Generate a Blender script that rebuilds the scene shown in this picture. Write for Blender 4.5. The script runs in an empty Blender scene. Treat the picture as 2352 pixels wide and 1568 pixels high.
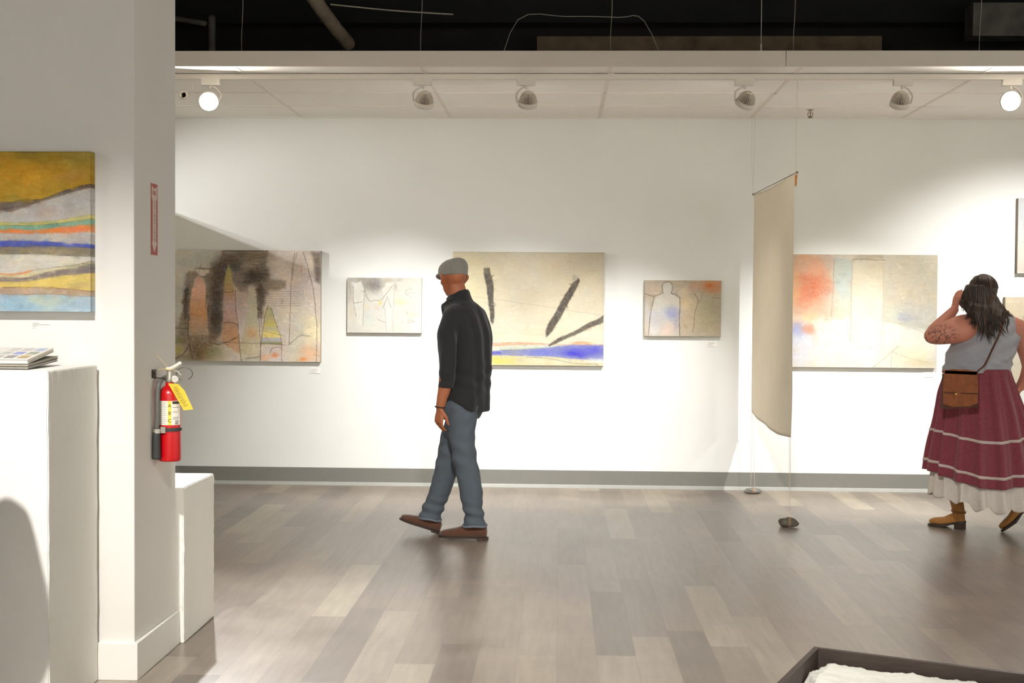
# ============================================================ setup
import bpy, bmesh, math, random
import numpy as np
from mathutils import Vector, Matrix, noise as mnoise
random.seed(7)
rng = np.random.default_rng(11)
SC = bpy.context.scene
COL = SC.collection

# ---------------------------------------------------------- camera
IMG_W, IMG_H, FPX = 2352, 1568, 2930.0
YAW, PITCH, ROLL = 0.0372, -0.0271, 0.0069
CAM = np.array([0.0, -10.4725, 1.482])
_f = np.array([-math.sin(YAW)*math.cos(PITCH), math.cos(YAW)*math.cos(PITCH), math.sin(PITCH)])
_r0 = np.array([math.cos(YAW), math.sin(YAW), 0.0])
_u0 = np.cross(_r0, _f)
_r = _r0*math.cos(ROLL) + _u0*math.sin(ROLL)
_u = -_r0*math.sin(ROLL) + _u0*math.cos(ROLL)
cd = bpy.data.cameras.new('camera'); cam = bpy.data.objects.new('camera', cd); COL.objects.link(cam)
cam.matrix_world = Matrix(((_r[0], _u[0], -_f[0], CAM[0]), (_r[1], _u[1], -_f[1], CAM[1]), (_r[2], _u[2], -_f[2], CAM[2]), (0, 0, 0, 1)))
cd.sensor_width = 36.0; cd.lens = FPX*36.0/IMG_W; cd.clip_end = 60
SC.camera = cam

def at(x, y, X=None, Y=None, Z=None):
    """measure a point of the place: where the sight line of photo pixel x,y meets a plane"""
    d = _f + _r*(x-IMG_W/2)/FPX - _u*(y-IMG_H/2)/FPX
    i, v = (0, X) if X is not None else (1, Y) if Y is not None else (2, Z)
    t = (v-CAM[i])/d[i]
    return Vector(CAM + t*d)

# ---------------------------------------------------------- world, exposure
w = bpy.data.worlds.new('world'); SC.world = w; w.use_nodes = True
w.node_tree.nodes['Background'].inputs[0].default_value = (1.0, .93, .84, 1)
w.node_tree.nodes['Background'].inputs[1].default_value = 0.02
SC.view_settings.view_transform = 'Standard'; SC.view_settings.look = 'None'
SC.view_settings.exposure = 1.38; SC.view_settings.gamma = 1.0; SC.view_settings.use_curve_mapping = False

# ---------------------------------------------------------- room lighting (unseen room spots; the visible lamps carry theirs in spotlight())
WARM = (1.0, .99, .975)
def spot_light(name, loc, target, power, angle, blend=.6, radius=.03, color=WARM):
    ld = bpy.data.lights.new(name, 'SPOT'); ld.energy = power; ld.spot_size = math.radians(angle); ld.spot_blend = blend
    ld.shadow_soft_size = radius; ld.color = color
    o = bpy.data.objects.new(name, ld); COL.objects.link(o); o.location = loc
    o.rotation_euler = (Vector(target)-Vector(loc)).to_track_quat('-Z', 'Y').to_euler()
    return o
# unseen spots on the camera side, without fixtures, mostly added as fill
spot_light('unseen_room_spot', (.2, -8.6, 3.3), (.4, -3.6, 0), 420, 60, 1.0, .12)  # added fill with no lamp behind it, lifts the floor and the ceiling bounce
spot_light('unseen_room_spot', (-1.75, -8.3, 3.3), (-2.0, -5.6, -.1), 290, 58, 1.0)
for (x, y, tx, ty, tz, pw) in ((-3.8, -9.5, -6.3, -9.5, 1.2, 520), (3.0, -8.5, 6.3, -8.5, 1.2, 520), (-1.5, -11.5, -2, -13.9, 1.3, 560), (1.8, -11.5, 2, -13.9, 1.3, 560),
                             (4.2, -4.5, 6.4, -4.5, 1.2, 380), (4.2, -11.5, 6.4, -11.8, 1.2, 340)):
    spot_light('unseen_room_spot', (x, y, 3.3), (tx, ty, tz), pw, 95, .8)  # added washes on the out-of-view walls, for bounced ambient light

# ============================================================ helpers
def tag(o, label=None, cat=None, group=None, kind=None):
    if label: o['label'] = label
    if cat: o['category'] = cat
    if group: o['group'] = group
    if kind: o['kind'] = kind
    return o
def link(name, me, mat=None, parent=None, smooth=False):
    o = bpy.data.objects.new(name, me); COL.objects.link(o)
    if mat is not None:
        me.materials.clear(); me.materials.append(mat)
    if smooth: me.polygons.foreach_set('use_smooth', [True]*len(me.polygons))
    if parent is not None:
        o.parent = parent; o.matrix_parent_inverse = Matrix.Translation(-parent.location) if parent.type == 'EMPTY' else Matrix.Identity(4)
    return o
def obj(name, bm, mat, parent=None, smooth=False, bevel=0):
    if bevel:
        bmesh.ops.bevel(bm, geom=[e for e in bm.edges if e.is_manifold and e.calc_face_angle(0) > .6], offset=bevel, segments=2, affect='EDGES', profile=.6)
    bmesh.ops.recalc_face_normals(bm, faces=bm.faces)
    me = bpy.data.meshes.new(name); bm.to_mesh(me); bm.free()
    return link(name, me, mat, parent, smooth)
def empty(name, loc):
    o = bpy.data.objects.new(name, None); COL.objects.link(o); o.location = loc; o.empty_display_size = .1
    return o
def box(bm, c, s, rot=None):
    m = Matrix.Translation(Vector(c)) @ (rot.to_4x4() if rot else Matrix.Identity(4)) @ Matrix.Diagonal((s[0], s[1], s[2], 1))
    return bmesh.ops.create_cube(bm, size=1, matrix=m)['verts']
def span(bm, a, b):
    a, b = Vector(a), Vector(b); return box(bm, (a+b)/2, b-a)
def NB(): return bmesh.new()
def catmull(P, n):
    """resample a list of numpy rows with Catmull-Rom, n steps between keys"""
    P = [np.asarray(p, float) for p in P]; out = []
    for i in range(len(P)-1):
        p0, p1, p2, p3 = P[max(i-1, 0)], P[i], P[i+1], P[min(i+2, len(P)-1)]
        for k in range(n):
            t = k/n
            out.append(.5*((2*p1)+(-p0+p2)*t+(2*p0-5*p1+4*p2-p3)*t*t+(-p0+3*p1-3*p2+p3)*t**3))
    out.append(P[-1]); return out
def rings_mesh(bm, rings, caps=True):
    vs = [[bm.verts.new(v) for v in r] for r in rings]
    n = len(rings[0])
    for a, b in zip(vs, vs[1:]):
        for i in range(n):
            bm.faces.new((a[i], a[(i+1) % n], b[(i+1) % n], b[i]))
    if caps:
        bm.faces.new(vs[0][::-1]); bm.faces.new(vs[-1])
    return vs
def tube(bm, pts, rad, n=12, sub=4, flat=None, round_ends=True):
    """tapered tube through pts; rad: number or list; flat: (axis vector, factor) squashes along an axis"""
    k = len(pts)
    R_ = [rad]*k if not hasattr(rad, '__len__') else list(rad)
    rows = [list(p)+[r] for p, r in zip(pts, R_)]
    if k > 2 and sub > 1: rows = catmull(rows, sub)
    P = [Vector(r[:3]) for r in rows]; R_ = [max(r[3], 1e-4) for r in rows]
    t0 = (P[1]-P[0]).normalized(); ref = Vector((0, 0, 1)) if abs(t0.z) < .9 else Vector((1, 0, 0))
    u = t0.cross(ref).normalized(); rings = []
    def ring(c, u, v, r):
        out = []
        for i in range(n):
            a = 2*math.pi*i/n; d = (u*math.cos(a)+v*math.sin(a))*r
            if flat: d = d - flat[0]*d.dot(flat[0])*(1-flat[1])
            out.append(c+d)
        return out
    for i, c in enumerate(P):
        t = ((P[min(i+1, len(P)-1)]-P[max(i-1, 0)])).normalized()
        u = (u-t*u.dot(t)).normalized(); v = t.cross(u)
        if i == 0 and round_ends:
            for a in (.15, .5, .85): rings.append(ring(c-t*R_[0]*math.cos(a*math.pi/2), u, v, R_[0]*math.sin(a*math.pi/2)))
        rings.append(ring(c, u, v, R_[i]))
        if i == len(P)-1 and round_ends:
            for a in (.85, .5, .15): rings.append(ring(c+t*R_[i]*math.cos(a*math.pi/2), u, v, R_[i]*math.sin(a*math.pi/2)))
    return rings_mesh(bm, rings)
def lathe(bm, prof, M=Matrix.Identity(4), n=28, mod=None, caps=True):
    """prof: [(r, z)] turned about z, then moved by M; mod(i, j, r) can change the radius"""
    rings = []
    for j, (r, z) in enumerate(prof):
        rings.append([M @ Vector(((mod(i, j, r) if mod else r)*math.cos(2*math.pi*i/n), (mod(i, j, r) if mod else r)*math.sin(2*math.pi*i/n), z)) for i in range(n)])
    return rings_mesh(bm, rings, caps)
def loft(bm, keys, n=28, sub=5, p=2.3):
    """keys: (centre, half-axis u, half-axis v)"""
    rows = [list(c)+list(u)+list(v) for c, u, v in keys]
    if len(rows) > 2: rows = catmull(rows, sub)
    rings = []
    for r in rows:
        c, u, v = Vector(r[:3]), Vector(r[3:6]), Vector(r[6:9]); R_ = []
        for i in range(n):
            a = 2*math.pi*i/n; ca, sa = math.cos(a), math.sin(a)
            R_.append(c+u*math.copysign(abs(ca)**(2/p), ca)+v*math.copysign(abs(sa)**(2/p), sa))
        rings.append(R_)
    return rings_mesh(bm, rings)
def fused(name, bm, mat, parent=None, voxel=.007, smooth=6, fac=.5, folds=None, decimate=None):
    """melt overlapping closed shapes into one continuous skin"""
    bmesh.ops.recalc_face_normals(bm, faces=bm.faces)
    me = bpy.data.meshes.new('tmp'); bm.to_mesh(me); bm.free()
    t = bpy.data.objects.new('tmp', me); COL.objects.link(t)
    m = t.modifiers.new('r', 'REMESH'); m.mode = 'VOXEL'; m.voxel_size = voxel
    if smooth:
        s = t.modifiers.new('s', 'SMOOTH'); s.iterations = smooth; s.factor = fac
    dg = bpy.context.evaluated_depsgraph_get()
    out = bpy.data.meshes.new_from_object(t.evaluated_get(dg)); out.name = name
    bpy.data.objects.remove(t); bpy.data.meshes.remove(me)
    if folds:
        n = len(out.vertices); co = np.empty(n*3); no = np.empty(n*3)
        out.vertices.foreach_get('co', co); out.vertices.foreach_get('normal', no)
        co = co.reshape(-1, 3); no = no.reshape(-1, 3)
        d = folds(co, no)
        co = co + no*d[:, None]
        out.vertices.foreach_set('co', co.ravel()); out.update()
    return link(name, out, mat, parent, True)
def text_mesh(body, size, thick=.0004, space=1.0):
    cu = bpy.data.curves.new('t', 'FONT'); cu.body = body; cu.size = size; cu.extrude = thick; cu.align_x = 'CENTER'; cu.align_y = 'CENTER'; cu.space_character = space
    t = bpy.data.objects.new('t', cu); COL.objects.link(t)
    me = bpy.data.meshes.new_from_object(t.evaluated_get(bpy.context.evaluated_depsgraph_get()))
    bpy.data.objects.remove(t); bpy.data.curves.remove(cu)
    return me
def add_text(bm, body, size, M, thick=.0004):
    me = text_mesh(body, size, thick); me.transform(M); bm.from_mesh(me); bpy.data.meshes.remove(me)

# ---------------------------------------------------------- numpy noise
def vnoise(shape, cell, seed=0, aspect=(1, 1)):
    """value noise image, cell in pixels"""
    r = np.random.default_rng(seed); h, w_ = shape
    cy, cx = cell*aspect[1], cell*aspect[0]
    gh, gw = int(h/cy)+3, int(w_/cx)+3
    g = r.random((gh, gw)); y = np.arange(h)/cy; x = np.arange(w_)/cx
    yi, xi = y.astype(int), x.astype(int); fy, fx = y-yi, x-xi
    fy = (fy*fy*(3-2*fy))[:, None]; fx = (fx*fx*(3-2*fx))[None, :]
    a = g[np.ix_(yi, xi)]; b = g[np.ix_(yi, xi+1)]; c = g[np.ix_(yi+1, xi)]; d = g[np.ix_(yi+1, xi+1)]
    return (a*(1-fx)+b*fx)*(1-fy)+(c*(1-fx)+d*fx)*fy
def fnoise(shape, cell, seed=0, aspect=(1, 1), octs=4):
    out = 0; amp = 1; tot = 0
    for k in range(octs):
        out = out+amp*vnoise(shape, max(cell/2**k, 1.01), seed*17+k, aspect); tot += amp; amp *= .55
    return out/tot

# ============================================================ materials
def srgb(c):
    c = [x/255 for x in c[:3]]
    return tuple(x/12.92 if x <= .04045 else ((x+.055)/1.055)**2.4 for x in c)+(1,)
MATS = {}
def mat(name, color, rough=.6, var=.06, scale=20, bump=0, bscale=60, metal=0, spec=.5, trans=0, sheen=0, stretch=(1, 1, 1), sss=0):
    """principled surface whose colour drifts with a noise texture"""
    if name in MATS: return MATS[name]
    m = bpy.data.materials.new(name); m.use_nodes = True; nt = m.node_tree; N, L = nt.nodes, nt.links
    b = N['Principled BSDF']; b.inputs['Roughness'].default_value = rough; b.inputs['Metallic'].default_value = metal
    b.inputs['Specular IOR Level'].default_value = spec
    if trans: b.inputs['Transmission Weight'].default_value = trans
    if sheen: b.inputs['Sheen Weight'].default_value = sheen
    if sss:
        b.inputs['Subsurface Weight'].default_value = sss; b.inputs['Subsurface Scale'].default_value = .01
    tc = N.new('ShaderNodeTexCoord'); mp = N.new('ShaderNodeMapping'); mp.inputs['Scale'].default_value = stretch
    L.new(tc.outputs['Object'], mp.inputs[0])
    nz = N.new('ShaderNodeTexNoise'); nz.inputs['Scale'].default_value = scale; nz.inputs['Detail'].default_value = 5
    L.new(mp.outputs[0], nz.inputs['Vector'])
    cr = N.new('ShaderNodeValToRGB'); c = srgb(color)
    cr.color_ramp.elements[0].position = .3; cr.color_ramp.elements[1].position = .7
    cr.color_ramp.elements[0].color = tuple(max(x*(1-var), 0) for x in c[:3])+(1,)
    cr.color_ramp.elements[1].color = tuple(min(x*(1+var), 1) for x in c[:3])+(1,)
    L.new(nz.outputs['Fac'], cr.inputs[0]); L.new(cr.outputs[0], b.inputs['Base Color'])
    if bump:
        n2 = N.new('ShaderNodeTexNoise'); n2.inputs['Scale'].default_value = bscale; n2.inputs['Detail'].default_value = 4
        L.new(mp.outputs[0], n2.inputs['Vector'])
        bp = N.new('ShaderNodeBump'); bp.inputs['Strength'].default_value = bump; bp.inputs['Distance'].default_value = .002
        L.new(n2.outputs['Fac'], bp.inputs['Height']); L.new(bp.outputs[0], b.inputs['Normal'])
    MATS[name] = m; return m
def emit(name, color, strength):
    if name in MATS: return MATS[name]
    m = bpy.data.materials.new(name); m.use_nodes = True; nt = m.node_tree; nt.nodes.clear()
    e = nt.nodes.new('ShaderNodeEmission'); e.inputs[0].default_value = tuple(color)+(1,); e.inputs[1].default_value = strength
    o = nt.nodes.new('ShaderNodeOutputMaterial'); nt.links.new(e.outputs[0], o.inputs[0]); MATS[name] = m; return m
def paint_mat(name, attr='paint', rough=.75):
    if name in MATS: return MATS[name]
    m = bpy.data.materials.new(name); m.use_nodes = True; N, L = m.node_tree.nodes, m.node_tree.links
    b = N['Principled BSDF']; b.inputs['Roughness'].default_value = rough; b.inputs['Specular IOR Level'].default_value = .25
    a = N.new('ShaderNodeVertexColor'); a.layer_name = attr; L.new(a.outputs[0], b.inputs['Base Color'])
    n2 = N.new('ShaderNodeTexNoise'); n2.inputs['Scale'].default_value = 160
    tc = N.new('ShaderNodeTexCoord'); L.new(tc.outputs['Object'], n2.inputs['Vector'])
    bp = N.new('ShaderNodeBump'); bp.inputs['Strength'].default_value = .15; bp.inputs['Distance'].default_value = .001
    L.new(n2.outputs['Fac'], bp.inputs['Height']); L.new(bp.outputs[0], b.inputs['Normal'])
    MATS[name] = m; return m
def floor_mat():
    m = bpy.data.materials.new('vinyl_plank_floor'); m.use_nodes = True; nt = m.node_tree; N, L = nt.nodes, nt.links
    b = N['Principled BSDF']
    def M_(op, a, bb=None, c=None):
        n = N.new('ShaderNodeMath'); n.operation = op
        for i, v in enumerate((a, bb, c)):
            if v is None: continue
            if isinstance(v, (int, float)): n.inputs[i].default_value = v
            else: L.new(v, n.inputs[i])
        return n.outputs[0]
    tc = N.new('ShaderNodeTexCoord'); sp = N.new('ShaderNodeSeparateXYZ'); L.new(tc.outputs['Object'], sp.inputs[0])
    PW, PL = .168, 1.22
    ix = M_('FLOOR', M_('DIVIDE', sp.outputs[0], PW)); fx = M_('FRACT', M_('DIVIDE', sp.outputs[0], PW))
    wn = N.new('ShaderNodeTexWhiteNoise'); wn.noise_dimensions = '1D'; L.new(ix, wn.inputs['W'])
    yy = M_('ADD', M_('DIVIDE', sp.outputs[1], PL), M_('MULTIPLY', wn.outputs['Value'], 1.0))
    iy = M_('FLOOR', yy); fy = M_('FRACT', yy)
    cb = N.new('ShaderNodeCombineXYZ'); L.new(ix, cb.inputs[0]); L.new(iy, cb.inputs[1])
    w2 = N.new('ShaderNodeTexWhiteNoise'); w2.noise_dimensions = '2D'; L.new(cb.outputs[0], w2.inputs['Vector'])
    cr = N.new('ShaderNodeValToRGB'); L.new(w2.outputs['Value'], cr.inputs[0]); e = cr.color_ramp.elements
    e[0].position = 0; e[0].color = srgb((110, 100, 90)); e[1].position = 1; e[1].color = srgb((154, 142, 124))
    for p, c in ((.15, (124, 112, 100)), (.6, (133, 120, 107)), (.9, (141, 128, 113))):
        q = e.new(p); q.color = srgb(c)
    # cloudy wear, grain along the plank and fine saw marks across
    mp = N.new('ShaderNodeMapping'); mp.inputs['Scale'].default_value = (22, 2.2, 1); L.new(tc.outputs['Object'], mp.inputs[0])
    ad = N.new('ShaderNodeVectorMath'); ad.operation = 'ADD'; L.new(mp.outputs[0], ad.inputs[0]); L.new(w2.outputs['Color'], ad.inputs[1])
    g1 = N.new('ShaderNodeTexNoise'); g1.inputs['Scale'].default_value = 1.5; g1.inputs['Detail'].default_value = 6; L.new(ad.outputs[0], g1.inputs['Vector'])
    g2 = N.new('ShaderNodeTexNoise'); g2.inputs['Scale'].default_value = 3.2; g2.inputs['Detail'].default_value = 4; L.new(tc.outputs['Object'], g2.inputs['Vector'])
    m3 = N.new('ShaderNodeMapping'); m3.inputs['Scale'].default_value = (6, 70, 1); L.new(tc.outputs['Object'], m3.inputs[0])
    g3 = N.new('ShaderNodeTexNoise'); g3.inputs['Scale'].default_value = 1.5; g3.inputs['Detail'].default_value = 3; L.new(m3.outputs[0], g3.inputs['Vector'])
    gsum = M_('ADD', M_('ADD', M_('MULTIPLY', g1.outputs['Fac'], .55), M_('MULTIPLY', g2.outputs['Fac'], .60)), M_('MULTIPLY', g3.outputs['Fac'], .22))
    fac = M_('ADD', gsum, .32)
    seam = M_('MINIMUM', M_('MULTIPLY', M_('MINIMUM', fx, M_('SUBTRACT', 1, fx)), PW), M_('MULTIPLY', M_('MINIMUM', fy, M_('SUBTRACT', 1, fy)), PL))
    sm = N.new('ShaderNodeMapRange'); L.new(seam, sm.inputs[0]); sm.inputs[1].default_value = 0; sm.inputs[2].default_value = .003; sm.inputs[3].default_value = .82; sm.inputs[4].default_value = 1
    tot = M_('MULTIPLY', fac, sm.outputs[0])
    mx = N.new('ShaderNodeVectorMath'); mx.operation = 'SCALE'; L.new(cr.outputs[0], mx.inputs[0]); L.new(tot, mx.inputs['Scale'])
    L.new(mx.outputs[0], b.inputs['Base Color'])
    rr = N.new('ShaderNodeMapRange'); L.new(g2.outputs['Fac'], rr.inputs[0]); rr.inputs[3].default_value = .27; rr.inputs[4].default_value = .38
    L.new(rr.outputs[0], b.inputs['Roughness']); b.inputs['Specular IOR Level'].default_value = .75
    bp = N.new('ShaderNodeBump'); bp.inputs['Strength'].default_value = .05; bp.inputs['Distance'].default_value = .001
    L.new(g3.outputs['Fac'], bp.inputs['Height']); L.new(bp.outputs[0], b.inputs['Normal'])
    return m
M_WALL = mat('wall_paint', (225, 225, 219), .85, .015, 2.2, .12, 180, spec=.3)
M_COLW = mat('partition_paint', (224, 219, 211), .8, .015, 2.2, .35, 45, spec=.3)
M_PED = mat('plinth_paint', (230, 226, 217), .7, .02, 5, .9, 24, spec=.35)
M_CEIL = mat('ceiling_tile', (246, 242, 236), .9, .01, 30, .3, 250, spec=.2)
M_TBAR = mat('ceiling_grid_metal', (230, 223, 212), .6, .02, 30)
M_BASE = mat('grey_vinyl_base', (118, 116, 108), .55, .03, 20)
M_SHOE = mat('pale_vinyl_foot', (150, 149, 142), .5, .03, 20)
M_BLACK = mat('black_plenum_paint', (34, 31, 28), .9, .25, 4)
M_DUCT = mat('dusty_black_metal', (104, 98, 90), .6, .3, 8)
M_WIRE = mat('dull_wire', (176, 168, 152), .5, .1, 30)
M_WHITE = mat('white_powder_coat', (222, 214, 202), .5, .02, 40)

# ============================================================ room shell
CEIL = 3.028; FAS_Y = -2.23
X0, X1, Y0 = -6.5, 6.6, -14.0
def plane(name, pts, m, kind='structure'):
    bm = NB(); bm.faces.new([bm.verts.new(p) for p in pts]); return tag(obj(name, bm, m), kind=kind)
def slab(name, a, b, m, bevel=0):
    bm = NB(); span(bm, a, b); return tag(obj(name, bm, m, bevel=bevel), kind='structure')
slab('floor', (X0, Y0, -.05), (X1, .0, 0), floor_mat())
slab('wall_back', (X0, 0, 0), (X1, .12, CEIL), M_WALL)
slab('wall_back_upper', (X0, 0, CEIL+.002), (X1, .12, 4.9), M_BLACK)
slab('wall_left', (X0-.12, Y0, 0), (X0, .12, 3.1), M_WALL)
slab('wall_right', (X1, Y0, 0), (X1+.12, .12, 3.1), M_WALL)
slab('wall_front', (X0, Y0-.12, 0), (X1, Y0, 3.1), M_WALL)
slab('wall_left_upper', (X0-.12, Y0, 3.102), (X0, .12, 4.9), M_BLACK)
slab('wall_right_upper', (X1, Y0, 3.102), (X1+.12, .12, 4.9), M_BLACK)
slab('wall_front_upper', (X0, Y0-.12, 3.102), (X1, Y0, 4.9), M_BLACK)
slab('ceiling_plenum', (X0, Y0, 4.9), (X1, .12, 5.0), M_BLACK)
# dropped tile ceiling along the back wall, with its fascia
slab('ceiling', (X0, FAS_Y, CEIL), (X1, 0, CEIL+.03), M_CEIL)
bm = NB(); x = -.709-1.2192*5
XT = -2.1245
for k in range(-3, 7):
    xx = XT+1.2192*k
    box(bm, (xx, FAS_Y/2, CEIL-.001), (.024, -FAS_Y, .006))
for j in (1, 2, 3):
    box(bm, ((X0+X1)/2, -.6096*j, CEIL-.001), (X1-X0, .016, .006))
box(bm, ((X0+X1)/2, -.012, CEIL-.001), (X1-X0, .024, .008))
tag(obj('ceiling_grid', bm, M_TBAR), kind='structure')
M_FAS = mat('fascia_paint', (224, 213, 199), .8, .02, 4)
bm = NB(); span(bm, (X0, FAS_Y-.02, CEIL-.004), (1.425, FAS_Y, CEIL+.095)); span(bm, (1.429, FAS_Y-.02, CEIL-.004), (X1, FAS_Y, CEIL+.095))
tag(obj('trim_fascia', bm, M_FAS), kind='structure')
# baseboard with its pale cove foot
bm = NB(); span(bm, (X0, -.008, .02), (X1, .0, .142)); tag(obj('baseboard_back', bm, M_BASE), kind='structure')
bm = NB(); vs = [(-.008, .026), (-.012, .018), (-.03, .003), (-.034, 0), (0, 0), (0, .026)]
rings_mesh(bm, [[Vector((xx, y, z)) for y, z in vs] for xx in (X0, X1)]); tag(obj('baseboard_back_foot', bm, M_SHOE), kind='structure')
# partition whose end reads as a column
CX, CY0, CY1 = -1.668, -5.526, -4.986
slab('wall_partition', (X0, CY0, 0), (CX, CY1, 3.6), M_COLW, bevel=.006)
bm = NB(); span(bm, (X0, CY0-.017, 0), (CX+.017, CY1-.0, .148)); tag(obj('baseboard_partition', bm, mat('white_baseboard', (232, 228, 220), .5, .01, 10, .2, 30), bevel=.003), kind='structure')

# ============================================================ open plenum above
def top(name, label, cat, bm, m, smooth=False, group=None):
    return tag(obj(name, bm, m, smooth=smooth), label, cat, group)
bm = NB(); tube(bm, [at(400, 42, Y=-.7), at(470, 54, Y=-.7)], .022, 12); _p = at(487, 42, Y=-.7); tube(bm, [_p, Vector((_p.x, _p.y, CEIL+.03))], .028, 12)
top('drain_pipe', 'dim pipe elbow above the ceiling edge by the partition', 'pipe', bm, M_DUCT, True)
bm = NB(); tube(bm, [at(690, -50, Y=-1.6), at(752, 40, Y=-1.0), at(800, 100, Y=-.5)], .052, 16); 
top('round_duct', 'dim round duct slanting down into the dark ceiling void', 'duct', bm, mat('pale_duct_dust', (186, 170, 146), .7, .2, 8), True)
bm = NB(); tube(bm, [at(760, 10, Y=-1.2), at(900, 24, Y=-1.2), at(1040, 33, Y=-1.2)], .006, 8)
top('electrical_conduit', 'thin grey conduit running right from the round duct', 'pipe', bm, M_WIRE, True)
for px, y1, lab in ((556, 170, 'crooked hanger wire nearest the partition'), (967, 170, 'hanger wire above the leftmost ribbed lamp'), (1403, 170, 'hanger wire above the middle of the ceiling edge'),
                (1823, 170, 'hanger wire above the hanging cloth'), (2250, 170, 'hanger wire above the far right ribbed lamp')):
    bm = NB(); a, b = at(px, -40, Y=-1.9), at(px, 150, Y=-1.9)
    a = Vector((b.x+.01, -1.9, 4.9)); b.z = CEIL+.03
    tube(bm, [a, b.lerp(a, .3)+Vector((.004, 0, 0)), b.lerp(a, .12)-Vector((.005, 0, 0)), b], .0022, 6)
    top('hanger_wire', lab, 'wire', bm, M_WIRE, True, 'hanger wires of the dropped ceiling')
bm = NB(); a, b = at(900, 44, Y=-.25), at(2352, 44, Y=-.25); span(bm, (X0, -.32, 3.73), (X1, -.18, 3.80)); span(bm, (X0, -.255, 3.80), (X1, -.245, 3.98)); span(bm, (X0, -.32, 3.98), (X1, -.18, 4.0))
top('steel_beam', 'long black steel beam across the dark ceiling void', 'beam', bm, mat('beam_paint', (12, 11, 10), .8, .2, 5))
bm = NB()
span(bm, (-.2, -.14, 3.50), (2.55, -.04, 3.66))
top('flat_duct', 'dusty brown flat duct under the black beam', 'duct', bm, mat('brown_duct_dust', (128, 108, 86), .9, .3, 6))
bm = NB(); span(bm, at(2215, 95, Y=-.5)-Vector((0, .2, 0)), at(2352, 20, Y=-.5)+Vector((.8, 0, 0)))
top('square_duct', 'large dim square duct in the ceiling void at right', 'duct', bm, M_DUCT)
bm = NB(); c = at(1748, 110, Y=-1.5); box(bm, c, (.012, .012, .055)); box(bm, c+Vector((0, 0, .8)), (.004, .004, 1.6))
top('wire_clip', 'small pale metal clip hanging over the ceiling edge', 'clip', bm, M_WHITE)
bm = NB()
pts = [at(1190, 45, Y=-1.4), at(1300, 38, Y=-1.4), at(1420, 40, Y=-1.4), at(1480, 49, Y=-1.4)]
pts = [Vector((pts[0].x-.16, -1.4, CEIL+.03))]+pts+[Vector((pts[-1].x+.2, -1.4, CEIL+.03))]; tube(bm, pts, .003, 6); top('loose_cable', 'thin pale cable arching through the dark ceiling void', 'cable', bm, M_WIRE, True)
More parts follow.
